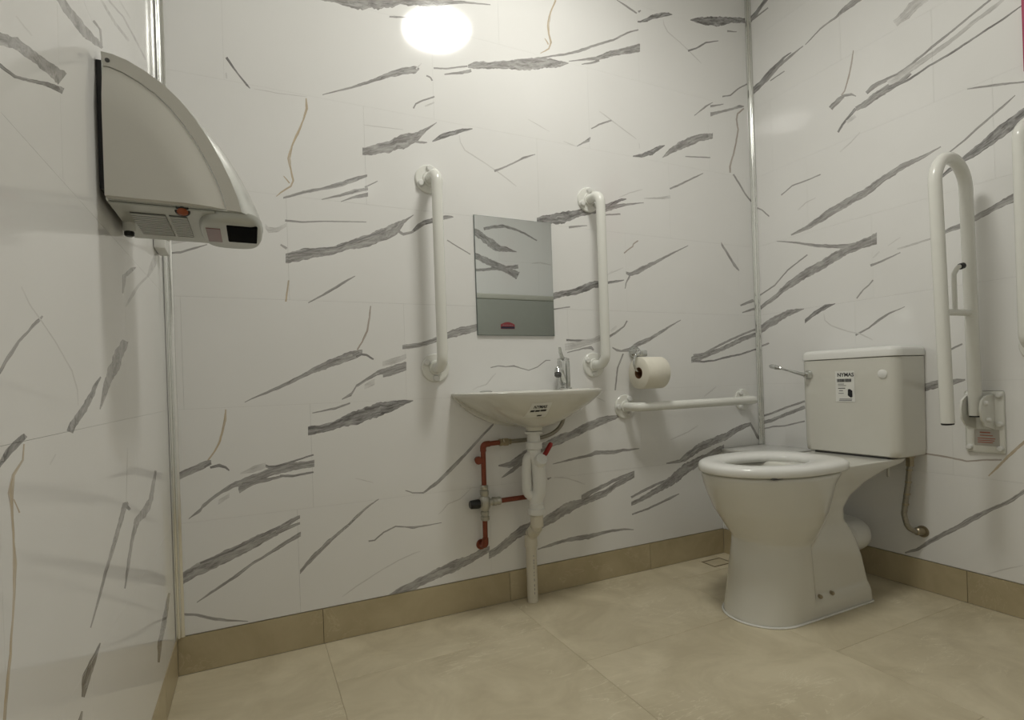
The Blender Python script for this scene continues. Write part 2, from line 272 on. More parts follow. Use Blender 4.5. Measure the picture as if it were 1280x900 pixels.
VEINS = {
    'back': '''M -1808.3 1877.9 -1808.5 1873.3 -1786.3 1883 -1786.6 1871.2 -1729.3 1914.4 -1730.7 1871.4 -1670.8 1935.9 -1672.9 1872.8 -1598.5 1952.9 -1600.6 1891.1 -1536.4 1960.7 -1537.8 1917.9 -1485.2 1966.3 -1486.4 1930.7 -1419 1981.1 -1420.2 1947.4 -1389.6 1977.7 -1390.1 1962 -1323 1992.2 -1323.2 1984.2 -1227.9 2008 -1228 2005
M -1422.7 1940.6 -1423.7 1936.6 -1379.6 1943.5 -1380.4 1939.4 -1346.6 1949.7 -1347.1 1945.7
M -1572.3 1877.7 -1572.7 1872.7 -1556.5 1881.8 -1557 1875.4 -1513.5 1889.5 -1513.7 1886.9
D -2022 1648.3 -2027 1643.5 -1996.6 1608.9 -2000 1605.3 -1975.7 1583 -1979.8 1578.4 -1968.3 1573.7 -1969.8 1571.8
L -2025 1604.4 -2029 1603 -2024 1587.9 -2028 1586.5
F -1958.6 1574.7 -1959 1572.4 -1892.4 1574.8 -1892.8 1572.4 -1819.9 1580.2 -1820.3 1577.8
M -1777.9 1594.4 -1778 1592.1 -1739.1 1614 -1739.3 1609.3 -1694.8 1634.8 -1695.1 1627.6 -1629.9 1670.4 -1630.2 1660.6 -1572.5 1706.1 -1573.1 1688.7 -1531.8 1727.5 -1532.6 1704.9 -1493.1 1739.9 -1493.9 1717.1 -1482.8 1737.2 -1483 1732.1
L -1495.1 1733.7 -1491.6 1730.9 -1475.3 1754.9 -1473.5 1753.5
M -1458.7 1720.9 -1461.3 1715.8 -1445.2 1716.8 -1448.8 1712.2 -1438.6 1707.4 -1443.3 1703.8
M -1435.1 1750.3 -1435.4 1745.1 -1386.6 1759.8 -1386.5 1754.7 -1318.5 1782.4 -1318.1 1777.2
M -1399.7 1736.9 -1399.4 1733.1 -1337.8 1759.7 -1336.5 1749.6 -1306.9 1773.5 -1304.5 1763.8
M -1316.4 1784.7 -1316.8 1774.1 -1296.1 1798.5 -1297 1774.5 -1241 1811.1 -1241.9 1786.7 -1199.3 1823.2 -1200.2 1798.7 -1153.6 1837.7 -1154.9 1804.6 -1106.9 1855.4 -1108.4 1813.5 -1046.5 1869.8 -1048 1830.2 -997.6 1879.8 -999 1844 -961.4 1880.3 -962.3 1857.2 -925.6 1879.8 -925.8 1876.9
M -1106.9 1853.3 -1107.1 1849.1 -1078.8 1859.7 -1078.5 1855.6 -1004.5 1887.5 -1003.5 1880.8 -908.7 1924.1 -906.9 1916 -862.3 1947.3 -858.9 1938.4 -790.1 1984.6 -787.1 1976.8 -723.6 2015 -720.4 2009 -658.1 2058 -655.5 2053 -603.1 2083 -601.4 2078
M -924.4 1886.7 -924.5 1883.8 -854.9 1911.2 -855.2 1903.8 -804.9 1930.9 -805.5 1915.9 -749.6 1963.1 -750.6 1938.9 -674.4 1994.6 -675.4 1970 -596.7 2028 -598 1997
M -869.9 1888.3 -869.5 1885.5 -817.5 1910.1 -815.5 1901.9 -792.7 1923 -789.4 1915.4
M -1668 1455.2 -1668.8 1433.4 -1659.2 1458.2 -1659.9 1435.6 -1634.9 1470.2 -1635.9 1440.9 -1579.7 1495.7 -1581 1457.3 -1534.7 1518.2 -1536.2 1475.6 -1495.1 1532.9 -1496.2 1502.5 -1465.9 1550.6 -1466.3 1540.4 -1430.7 1576 -1430.8 1573.4
M -1506.1 1504 -1506.9 1497.7 -1475 1507.3 -1475.8 1499.6 -1464.8 1506.4 -1464.9 1503.8
D -1447.8 1513.1 -1447.9 1509.3 -1418.6 1539 -1419.2 1522.2 -1393.9 1550.9 -1394.5 1534 -1343.7 1570.6 -1344.2 1557.5 -1307.9 1576.9 -1308 1574.2
M -1508.4 1606 -1504.1 1604.3 -1498.8 1622.3 -1495.7 1619 -1474.2 1638.9 -1472.4 1634.5 -1436.6 1658.6 -1435 1654.1
L -1469.7 1620.8 -1467.8 1616.4 -1437.4 1639.7 -1435.5 1635.4
F -1662.1 1527.5 -1662.6 1524.6 -1622.4 1529.7 -1622.8 1526.7 -1540.8 1534.1 -1541.3 1531
F -1353.8 1547 -1357.6 1545.7 -1350.3 1524.4 -1354 1522.5 -1336.6 1501.2 -1339.3 1498 -1278.2 1475.9 -1280.6 1472.5 -1226.7 1450.4 -1229.2 1447 -1188.8 1429.4 -1191.5 1426 -1151.4 1407 -1154.2 1403.6
M -1235.5 1449.5 -1232.5 1442.5 -1189.7 1470.9 -1187.4 1466.3 -1146.5 1496.3 -1143.9 1491.8 -1119.6 1513.6 -1116.7 1506.3 -1075.9 1528 -1075.1 1525.4
G -968.5 2093 -974.7 2094 -991.6 2040 -997.8 2040 -1001.3 1997 -1011.1 1995.1 -1000.8 1966.7 -1007.4 1964.2 -993.3 1936.9 -1001.5 1934.9 -1003.9 1909.7 -1008.5 1912.5 -1040 1885.8 -1041.4 1888
G -1019.7 1945.3 -1022.6 1943.2 -1004.9 1927.9 -1009.6 1924.4
M -699.8 2170 -701.9 2167 -648.9 2160 -653.3 2153 -605 2146 -609.7 2140
M -602.4 2153 -596.2 2147 -588.8 2161 -585.7 2158
D -604.7 2115 -604.9 2108 -589 2119 -589.3 2112 -556.8 2140 -557.5 2124 -529.8 2160 -530.6 2142 -484.5 2177 -485.2 2159 -447.6 2188 -448.2 2175 -427.8 2187 -428 2184
D -333.5 2190 -333.6 2187 -296.6 2209 -297.7 2186 -236.6 2228 -238.3 2190 -185.4 2242 -187.3 2200 -144.5 2251 -146.2 2215 -91.6 2264 -92.7 2239 -2.4 2283 -3.5 2260
M -125.2 2200 -126.2 2191 -68.4 2209 -68.8 2206
F -473.7 2154 -478.6 2152 -470.6 2134 -475.3 2132 -454 2112 -457.8 2108 -394.6 2087 -398.1 2083 -344.6 2062 -348.4 2059 -277.9 2026 -281.8 2023
D -352.3 2062 -349.4 2055 -304 2084 -300.6 2079 -253.7 2119 -250.9 2113 -179.2 2143 -178.7 2140
M -167.2 1912.4 -166.1 1906.7 -121.3 1927.1 -117.6 1922.4 -67.7 1968.6 -63.2 1964.4 -12.8 1999.3 -9 1994.4
M -329.2 1801 -326.5 1799 -267 1851.8 -261.5 1847 -223.9 1875.3 -221.9 1872.7
M -238.3 1859.3 -236.3 1849.9 -161.9 1880.8 -161.2 1877.6
M -238.4 1829.4 -239.2 1812.7 -173.9 1849.9 -174.4 1839.7 -109.6 1873.9 -110.1 1863.6 -66.9 1893.1 -67.6 1879.2 -40 1894.1 -40.1 1890.6
B -37.5 1881.5 -43.4 1885.8 -76.4 1852.6 -84.1 1855.1 -83.7 1829.3 -93.3 1827.4 -75.3 1786.1 -84.9 1784.6 -90.9 1728.8 -100.2 1728.6 -107.4 1678.6 -116.6 1678.8 -131.7 1619.7 -140.9 1619.6 -131.4 1593.4 -140.9 1591.8
M -113.9 1591.3 -122.1 1586.6 -82.3 1557.3 -90.7 1552.7 -45.1 1514 -53.3 1509.1 -6.8 1484.2 -14.6 1478.9
F -797.3 1731 -800.2 1727.4 -765.5 1717.3 -768.5 1713.6 -702.1 1688.4 -705.1 1684.7 -627.8 1655.3 -631 1651.6
M -838.3 1659 -835.9 1655.6 -802.1 1682.1 -799.5 1677.1 -745.3 1708.2 -743 1702.3
M -902.4 1583.6 -902.5 1580.7 -874.1 1603.8 -874.4 1596.4 -846.5 1623.7 -847.1 1608.9 -841.8 1627.1 -842.1 1621.2
F -957.3 1593.1 -958.9 1589.6 -905.1 1583.4 -906.7 1579.9
F -1098.4 1646.4 -1100.1 1643.7 -1014.5 1618.1 -1016.2 1615.4
F -614.4 1640.6 -619.4 1639.5 -613.3 1620.5 -618.3 1619.4
D -649.8 1586.5 -650 1581.9 -606.9 1601.5 -607.5 1586.6 -552.5 1627.1 -553.4 1605.1 -516.5 1646.4 -517.2 1632.2 -489.5 1653.4 -489.7 1650.3
M -503.9 1603.2 -504 1600 -462 1647.7 -463.1 1622.1 -414.2 1676.8 -415.6 1644.4 -366.6 1702.4 -368.2 1666.5 -309.5 1725 -310.8 1695.3 -228.7 1746.3 -229.7 1722.8
M -383.8 1626.5 -384.3 1621.9 -247.6 1642.5 -248.1 1637.8
M -472.7 1485.4 -469.7 1480 -403.4 1517 -399.8 1511 -342.3 1547.4 -338.7 1542.1 -291.4 1570.6 -289.6 1567.9
D -1077.6 1306.2 -1078.5 1283.8 -1045.3 1318.6 -1046.4 1289 -976.1 1336.1 -977.7 1294 -928.8 1347.8 -930.1 1314 -888.3 1359.8 -889.4 1332 -827.4 1374.6 -828.4 1347.9 -784.7 1386.8 -785.8 1359.9 -763.1 1394 -763.8 1376 -710.7 1417.1 -711.1 1406.5 -687.1 1418.2 -687.2 1415.2
M -791.7 1375.6 -792.5 1354.7 -746.4 1390.5 -747.2 1372.5 -694.2 1399.2 -694.6 1390 -604.4 1413.4 -604.5 1410.3
M -796.6 1347.8 -796.5 1341.8 -717.7 1359.1 -717.6 1353.1
F -721.7 1420.1 -719.5 1416.3 -671.8 1444.4 -670.1 1440.3 -607.5 1465.6 -606.3 1461.3
M -948.7 1287.8 -947.6 1279.4 -907.4 1295.5 -906.9 1289.8 -869 1299.8 -868.9 1296.9
L -603.7 1430.5 -603.7 1427.4 -530 1442.5 -529.7 1434.7 -470.4 1457.3 -469 1444.9
B -708.9 1211.2 -705 1207.9 -694.4 1223 -690.9 1219.4 -667.6 1239.2 -663.4 1236.1 -663 1250.2 -658.7 1247.2 -639.4 1264.5 -636.1 1260.7
M -700.5 1140.4 -700.9 1131.2 -683.7 1137.4 -684.3 1122.2 -642.2 1157 -643.1 1135.5 -586.9 1178.9 -587.7 1161.8 -520.9 1206.8 -521.4 1195.8 -472.3 1229.3 -472.7 1221.3 -385 1265.7 -385.1 1262.5
M -680.6 1123.3 -687.9 1125.9 -699.5 1096.3 -705.1 1097.6 -705.8 1075.3 -709.5 1075.7
D -1059.3 1038.8 -1060.2 1014.6 -1021.9 1045.9 -1022.9 1021.6 -971.5 1056.6 -972.2 1036.6 -923.9 1068.8 -924.8 1045.7 -874.9 1090.6 -876.1 1061.4 -833.9 1100.1 -834.9 1073.5 -788.5 1099.3 -789 1088.9 -740.9 1105.7 -741.2 1098.1 -711.1 1109.5 -711.2 1106.5
M -1042.1 988.9 -1041.9 984.4 -1020.5 990.9 -1020 986.4 -954.6 1001.4 -954 996.9
F -803.9 1113.8 -800.8 1110.4 -763.1 1140.8 -759.9 1137.4
F -784.8 1126.7 -783 1123.3 -713.9 1156.5 -712 1153
M -201.6 1294.2 -202.2 1280.7 -165.7 1254 -166.5 1237.1 -135.2 1218.6 -136.1 1198.2 -101.8 1183.7 -102.2 1176.8
M -102.9 1033.9 -99.8 1027.6 -24.2 1061.8 -17.7 1049.1
M -93.2 1003.7 -91.2 998.9 -9.8 1028.2 -5.7 1018.4
M -377.5 825.2 -376.3 817.2 -320.8 831.1 -317.1 823.4 -230.4 867.1 -225.7 859.6 -115.2 906.1 -110.8 898.4 -9.2 937 -5 929
M -388.7 814.8 -389.9 789 -328.5 828.6 -329.7 802.5 -259.2 843.4 -260.1 823.6 -177.3 870.1 -178.2 849.9 -91.2 900 -92.2 879.5 -7.8 919.1 -8.6 901.7
D -380.1 803.4 -381.7 793.7 -320.3 797.5 -320.6 790.3 -262 801.3 -260.5 794.8 -190.4 816.4 -188.1 808.2 -118 825.1 -115.6 817.9 -12.6 848.7 -9.9 842.1
D -974.5 883.6 -975 876.5 -918.7 882.5 -918.9 875.3 -892.7 882.2 -892.6 879.3
L -981.3 865.8 -982.2 843 -918.9 878.2 -919.8 853.6 -864.6 886.4 -865.5 865.9 -828.9 899 -829.7 878.4 -789.6 897.2 -789.9 888.3
M -972.9 835.8 -972.2 833 -904.8 852.8 -903.6 847.1 -867.9 858.5 -871 847 -856.7 844.4 -862.1 840.6
M -810.6 887.6 -805.6 879.9 -762.5 909.5 -757.7 903.4 -721 934.6 -715.9 930.5 -705.8 955.4 -699.4 952.5
F -784 915.9 -777.2 909.1 -755.1 936 -748.3 929.2
M -775 854.9 -775.2 850.4 -755.2 847.2 -755.6 838.2 -734.4 842 -734.7 836 -701.3 850.1 -701.9 834.9 -645 880 -645.9 858.5 -601.9 891.3 -602.6 875.8 -557.7 910.6 -558.2 898.1 -502.2 937.4 -502.6 927.9 -437 964 -437.2 960.8
M -723.3 828.9 -729.5 830.9 -751.3 775.4 -757.6 777 -756.2 743 -762.8 743.7 -765.6 693 -772.1 693.8
M -750.8 598.4 -751 593.9 -769 600.2 -769.7 585.3 -813.2 599.7 -814.3 573.1 -861.1 590.7 -862.3 561.5 -923.2 572.7 -924.4 541 -976.9 553.3 -978.2 522 -1035.8 537.7 -1037 506.8 -1072.8 523.6 -1074 493 -1145.8 503.2 -1147.3 464.9 -1180.2 485.7 -1181.3 455.8 -1217 468.7 -1217.7 449.8 -1255.8 460.9 -1256 456.9
M -1137 491.5 -1138 464 -1180.8 469.4 -1181.7 444.9 -1205.9 446 -1206.5 429.8 -1230.4 429.5 -1230.8 418.8 -1245.6 419 -1245.7 416.3
M -1046.9 445.8 -1047 443 -980.8 455.9 -981.1 448.8 -905.8 465 -906.3 454.9 -865.7 476.9 -866.4 459.4 -826.6 473.3 -827.2 458.6 -786.3 472.4 -787 456.1 -737.5 472.3 -738 461.8 -666.1 468.6 -666.3 465.6
M -1072.1 397.4 -1068.1 389.5 -1055.8 399.7 -1054.5 397
F -1042 399 -1042.5 394.9 -989.6 390.4 -990.6 386.3 -946.2 373.6 -948.1 369.7 -916 359.9 -918 356.1
M -692.5 384.9 -692.9 375.8 -705.8 382.4 -706.2 371.9 -758.3 372.9 -758.8 361 -823.2 355.2 -823.8 340.5 -879.6 340.1 -880.4 322.7 -933.2 321.7 -934.2 295.9
M -692.8 377.3 -693.6 359.2 -706.2 372.6 -706.9 354.5 -775.5 354.4 -776.5 330.7 -824.2 331.7 -825.2 305.2 -872 321.1 -873.1 294.9 -933.9 303.9 -934.8 281 -971.6 308.6 -973.1 268.8 -1008.9 298.2 -1010.5 255.9 -1045.8 281.3 -1047.3 242.1 -1092.5 261.6 -1093.7 228.4 -1155.4 251.9 -1156.6 219.2 -1200.6 235.3 -1201.9 200.3 -1241.5 211.8 -1242.8 177.1 -1274.6 190.3 -1275.7 161.2 -1301.1 178.7 -1302 155
M -1297.5 198 -1298.3 176.9 -1332.1 189.8 -1333 165 -1363.4 181.7 -1364.4 153.2 -1407.8 175.3 -1409 140.7 -1455.5 160.8 -1456.7 126.6 -1502.6 148.5 -1503.7 117.2 -1537.6 137.2 -1538.6 107.5 -1572 124.6 -1573 95.1 -1605.2 115 -1605.8 97.9 -1635.6 102.7 -1635.6 100.3
M -1118.5 158.3 -1118.7 154.2 -1064.1 168.2 -1064.5 158.5 -1006.1 175 -1006.6 163.8 -969 178.8 -969.6 163.2 -908.8 176.9 -909.5 158.2 -861.6 178.5 -862.2 165.4 -798.4 178.6 -798.8 168.2 -749.8 175.3 -750.1 167.9 -705.5 165 -705.6 162
M -714.3 289.7 -709.1 281.2 -645.9 312.2 -640.8 303.4 -592.9 326.4 -588.7 317.4 -520 338.9 -516.2 329.6
M -712.4 268.9 -713 253.9 -644 291 -645 269.6 -573.6 315.3 -574.7 290.5 -518.4 346.9 -520.3 303 -462.8 376.1 -465 325.4 -424.3 393.5 -426.3 348.8 -366.8 409.9 -368.5 371.1 -292.7 428.6 -294.2 395.8 -224.3 447.9 -225.6 418
M -711.7 224.8 -709.5 218.8 -631.4 237.5 -628.2 230.3 -569.2 252.7 -565.4 245.5 -524.6 264.7 -519.7 255.6 -476.5 273.1 -474.8 270
M -535.5 400.3 -535.7 395.6 -469.7 407.1 -470.4 392.9 -422.4 436.4 -423.8 404.4 -364.4 462.3 -366 426.7 -285.9 480.8 -287.4 448 -203.6 498.2 -205 468.2 -142.2 518.7 -143.4 491.7 -89.5 527.9 -90.4 507.5 -60.4 529.6 -61.1 515.8
M -59.2 525.3 -71.9 520.8 -32.6 488.4 -43.5 485 -15.5 463.4 -28.6 459.3 -11 455.7 -19.1 452.1
F -513.3 490.2 -511.2 486 -420.3 515.3 -417.8 511.1 -364 537.3 -361 533.2
F -328.9 654.5 -324.7 650.2 -258 692 -253.7 687.7
G -1821.4 1574.9 -1824.7 1574 -1818.5 1545.3 -1826 1544.9 -1831.2 1507.3 -1835.2 1508.2 -1846.6 1465.7 -1853.4 1467.8 -1863.9 1428.7 -1867.8 1429.5 -1870 1393.4 -1878.4 1392.5 -1868.6 1362.3 -1872.8 1360.9 -1862.9 1330.7 -1868.3 1330 -1870.5 1312.1 -1874 1315.9 -1898.6 1291.6 -1900.9 1295 -1911.1 1279.4 -1912.5 1280.9
G -1889.5 1341.5 -1891.2 1339.9 -1873.9 1323.8 -1876.9 1320.8
M -1893.5 1281 -1893.6 1276 -1839.7 1305.3 -1840 1296.1 -1783.4 1322.4 -1783.7 1314.2 -1742.6 1340.7 -1743.1 1326.5 -1695 1363.4 -1695.5 1349 -1656.4 1377.3 -1656.7 1370
M -1790.1 1287 -1790.2 1284.6 -1737.8 1308.1 -1738.1 1299.8 -1696.2 1327.2 -1696.6 1315.2 -1655.3 1338.8 -1655.7 1329.1
M -1735.8 1287.2 -1735.8 1284.8 -1702.7 1305.8 -1703 1298.6 -1655.9 1323.6 -1656.3 1310.3
M -1665.8 1339.6 -1663.9 1335.5 -1626.3 1362.1 -1625.4 1360
M -1890.2 1217.4 -1890.9 1211.5 -1842.5 1217.4 -1842.7 1212.8 -1786.6 1224.4 -1786.7 1220.7 -1663.6 1234.1 -1663.7 1231.6
L -1942.1 1200.6 -1942.6 1187.2 -1934.5 1191 -1935 1175.3 -1913.5 1191.9 -1913.9 1178.4 -1887.4 1208.4 -1887.8 1197.1
M -1903.2 1147.6 -1905.6 1143.6 -1886.8 1138.3 -1890.5 1132.3
M -2183 1101.3 -2183 1098.2 -2148 1107.3 -2148 1101.6 -2120 1120.1 -2119 1114.6 -2086 1132.1 -2086 1129.7
L -2184 1132.5 -2184 1120 -2133 1141.5 -2134 1134.1 -2100 1144.9 -2100 1142.7
M -1892.2 1121.9 -1893.2 1092.4 -1885.2 1123.9 -1886.2 1093.2 -1845.1 1138 -1846.1 1105.8 -1806.1 1145.7 -1807 1117.7 -1760.3 1154.4 -1761 1130.9 -1707 1176.4 -1708 1147.7 -1652.2 1199.6 -1653.4 1163.3 -1608.2 1222.2 -1609.6 1180.5 -1569.9 1240.2 -1571.1 1203 -1547.2 1251.8 -1547.6 1239.4 -1517.1 1270.9 -1517.2 1268.4
D -1886.4 1121.1 -1885.7 1116.7 -1806.1 1143.3 -1805.6 1138.8 -1754.8 1152 -1753.9 1147.5 -1685 1181.4 -1683.6 1177 -1612.2 1214.6 -1610.7 1210.1
D -1528.5 1215 -1528.6 1210 -1505.2 1244 -1505.9 1223.8 -1481.4 1257.7 -1481.9 1242.5 -1452.2 1266.5 -1452.8 1251.2 -1414.4 1278.2 -1414.9 1264 -1397.6 1279.2 -1398 1270.1 -1385.4 1277.7 -1385.5 1275.1
M -1566.8 1220.2 -1567.2 1207.8 -1552.1 1210.2 -1552.4 1201.5 -1518.8 1220.9 -1519.1 1213.4
G -1884 1045.1 -1888.5 1045.7 -1889.1 1016.3 -1893.6 1016.8 -1893.9 984.5 -1898.4 984.9
M -1836.4 985.1 -1836.5 981.6 -1793.5 1012.3 -1793.7 1005.3 -1734.8 1051.9 -1735.1 1042.4 -1702 1068.9 -1702.1 1066
B -1658.1 980.1 -1661 980.3 -1661.2 945.7 -1666.3 946.4 -1670.3 902.2 -1675.7 903.8 -1685.5 871.1 -1689.6 873.3 -1701.4 846.3 -1705.2 848.8
M -2009 706.2 -2009 704 -1990.5 716.5 -1990.6 713.2 -1964.6 728.5 -1964.7 722.9 -1911.4 751.7 -1911.8 741.6 -1856.7 779.9 -1857.1 768.4 -1823 800.1 -1823.6 781.7 -1782.8 820.9 -1783.7 795.3 -1730 842.9 -1731 814.5 -1700 849.4 -1700.7 827.9 -1688.3 848.2 -1688.6 838.6
D -1718.3 834.8 -1715.4 828.4 -1699.6 844.8 -1696.2 837.3
D -1708.3 829.3 -1705.4 822.9 -1691.7 837.4 -1690.6 830.3 -1675.6 834.7 -1678.6 828 -1654.9 820.7 -1657.4 816.5
M -1752 704.1 -1752.1 700.6 -1725.1 721.7 -1725.4 711 -1709.5 744.8 -1709.8 735.3 -1679.4 762.4 -1679.7 752.8 -1641.7 785.4 -1642.2 770.9 -1604 797.7 -1604.8 775.6 -1555.9 809.3 -1556.7 787
M -1629.6 777.4 -1630.1 762.8 -1611.4 783.1 -1612 766 -1591.5 788.9 -1592.1 771.7 -1556.3 798.1 -1556.8 783.2
L -1629.9 811.5 -1630.4 796.9 -1590.3 824.5 -1591 804.8 -1555 835.3 -1555.5 820.5
L -1685.7 743.4 -1686.2 729 -1654.8 759.1 -1655.4 742.2
M -1835.6 667 -1835.6 664.7 -1770.2 679.7 -1770.4 672.6 -1729.1 691.9 -1729.2 687.1
D -1848.5 627.9 -1849.4 601.6 -1805.9 631.5 -1806.6 608.3 -1771.5 640.5 -1772.3 615.9 -1724 664.5 -1725.3 625.2 -1682.3 674.8 -1683.7 635 -1638.9 688.9 -1640.3 647.7 -1601.3 690.9 -1602.3 661.5 -1570 690.8 -1570.6 673.5 -1538.8 689.9 -1538.9 687.4
M -1566.7 861.4 -1567.1 849 -1527.8 867 -1528.3 853.3 -1488.8 875.3 -1489.3 860.2 -1453.1 888.2 -1453.7 872.9 -1412.3 905.7 -1413.2 882.5 -1375.5 919.9 -1376.5 891.3 -1342.8 926.4 -1343.7 900.2 -1304.8 935.5 -1305.7 911.7
G -2054 687.5 -2057 687.9 -2055 659.4 -2061 661 -2065 621.4 -2070 623.1 -2070 602 -2075 604.8 -2085 573 -2088 575.5 -2100 552.4 -2103 555.2
M -2182 522.2 -2183 505.6 -2170 527.6 -2170 507.9 -2142 541.1 -2142 520.1 -2108 554.3 -2109 533 -2094 554.6 -2094 546.1
D -2112 540 -2110 534.2 -2095 549 -2093 543.2
D -2098 537.6 -2096 531.3 -2075 543.3 -2076 534.7 -2059 534.8 -2062 529.4 -2051 523.7 -2053 520.7
M -2150 406.4 -2150 404.3 -2137 418.2 -2137 411.9 -2122 429.8 -2122 419.2 -2118 439 -2118 428.5 -2097 454.6 -2097 445 -2068 473.6 -2068 462.8 -2038 491.8 -2038 476.7 -2007 501.7 -2008 477.6 -1971.3 511.7 -1972.1 487.4 -1940.1 522.6 -1940.9 498.1 -1897.2 530.2 -1897.9 505.4 -1834.3 531.9 -1834.9 511.3
D -1967 533.1 -1969.6 527.3 -1953.7 525.8 -1955.2 518.2 -1938.6 524.6 -1937.6 518 -1908.6 530.1 -1907.2 524.6 -1873.4 538.8 -1872.3 534.4 -1836.6 548.1 -1835.4 543.7
M -2031 477 -2032 468.3 -2028 482.1 -2029 458.2 -2008 487.5 -2008 470 -1987.6 489.7 -1988 478.7 -1919.5 497.4 -1919.7 490.7
D -1926.5 498.2 -1926.7 491.4 -1893.6 494.7 -1893.1 487.9 -1837.9 498.4 -1837.3 493.8
L -2026 513.5 -2026 509.2 -1991.2 529.8 -1991.7 512.2 -1962.1 534.7 -1962.6 519.2
L -2080 446.1 -2081 433.3 -2053 462.2 -2054 449.2
M -2190 255.1 -2191 228.3 -2173 261.4 -2174 233.4 -2135 283.9 -2136 250.3 -2102 296.2 -2103 260.1 -2063 309 -2064 276.8 -2018 323.4 -2019 291.9 -1976.6 340.7 -1977.5 312.1 -1934.7 355.2 -1935.5 330.7
M -1941.4 351.7 -1941.9 336.1 -1902.2 370.8 -1902.7 355.1 -1877.9 377.7 -1878.2 368.6
M -1941.7 342.8 -1942 331.7 -1902.8 352.8 -1903.1 341.6 -1878.5 358.4 -1878.8 351.7
D -2129 287.4 -2127 282.2 -2053 308.8 -2051 303.5 -1973.4 340 -1971.3 334.7 -1932.1 356.2 -1930 350.9
M -2138 183.8 -2138 181.3 -2109 203.7 -2110 196.3 -2065 228.5 -2066 220 -2035 246.4 -2035 235.5 -2004 265 -2005 256.2 -1962.8 285.9 -1963.1 277.1 -1925.5 306.7 -1925.8 295.5 -1877.3 330.9 -1877.7 317.4
M -2186 166.9 -2186 160.7 -2139 153 -2139 146.3 -2102 137.2 -2102 128.8 -2063 121.9 -2064 116.5 -2019 107.7 -2019 105.5
M -1882.9 222.2 -1883.3 210.9 -1851.8 257.4 -1852.4 239.2 -1817.1 286.1 -1817.6 269.9 -1782.3 310.9 -1782.7 299.3 -1746.9 334.6 -1747.2 325.2 -1722.4 356.5 -1722.8 344.7 -1692.3 377.6 -1692.5 370.4 -1654.8 397.2 -1654.9 394.3
M -1689.7 276.3 -1689.2 271.5 -1672.3 275.9 -1670 271.4 -1644.8 295.6 -1642.5 291.6 -1607.3 309.2 -1606.3 304.8 -1578.2 302.9 -1578.7 299.3 -1554.4 298.4 -1554.6 291 -1533.4 297 -1532.8 292 -1510.2 297 -1509.6 292.9 -1460.2 298.4 -1459.8 295.9
F -1772 125.4 -1770.2 122.4 -1730.3 147.9 -1728.6 144.8 -1657 182.2 -1655.3 179 -1606.3 201.5 -1604.8 198.2 -1558 215.4 -1556.7 211.9 -1531.2 219.7 -1530.2 216.2
M -1572.4 413.4 -1573.4 410.7 -1550.3 405.2 -1551.3 400.4 -1528.4 401.9 -1528.5 396.9 -1516.7 401.3 -1516.6 396.2
M -1516.5 401.9 -1516.7 395.6 -1475.4 430.6 -1475.9 415.5 -1445.1 453.1 -1445.7 437.9 -1407.6 483.8 -1408.2 468.4 -1350.6 532.1 -1351.1 519.1 -1300.8 577.7 -1301.2 565.8 -1268.1 602.8 -1268.4 594.8
F -1720.7 467.5 -1721.5 464.8 -1669 448.8 -1669.8 446.1
F -1471.4 325.4 -1468.9 322.5 -1456.5 337.3 -1453.8 334.6 -1437.6 355.1 -1435.6 351.8 -1395.1 367 -1393.1 363.8 -1356.9 396.8 -1354.3 393.9
F -1339.3 716.8 -1337.5 713.5 -1321.8 725 -1320.5 721.5 -1290.5 732.5 -1288.4 729.4 -1269.8 754.7 -1266.8 752.2 -1254.7 768.6 -1251.8 765.9
M -1272.4 787.9 -1271.7 784.8 -1244.4 793.9 -1244.3 790.7 -1216.9 790.5 -1217 787.2 -1184.4 794 -1185.1 788.6 -1160.1 785.1 -1161.3 782 -1129.3 777.2 -1129.2 773.9 -1095.3 787.4 -1093.6 784.5 -1060.5 810.3 -1058.6 806.8 -1042.4 809.8 -1042.5 807
M -1408 1201.7 -1410.2 1198.5 -1370.6 1181.5 -1372.7 1178.3 -1329.6 1161.1 -1331.7 1157.8
F -861.5 676.2 -863.9 672.3 -813.8 655 -816.2 651.1''',
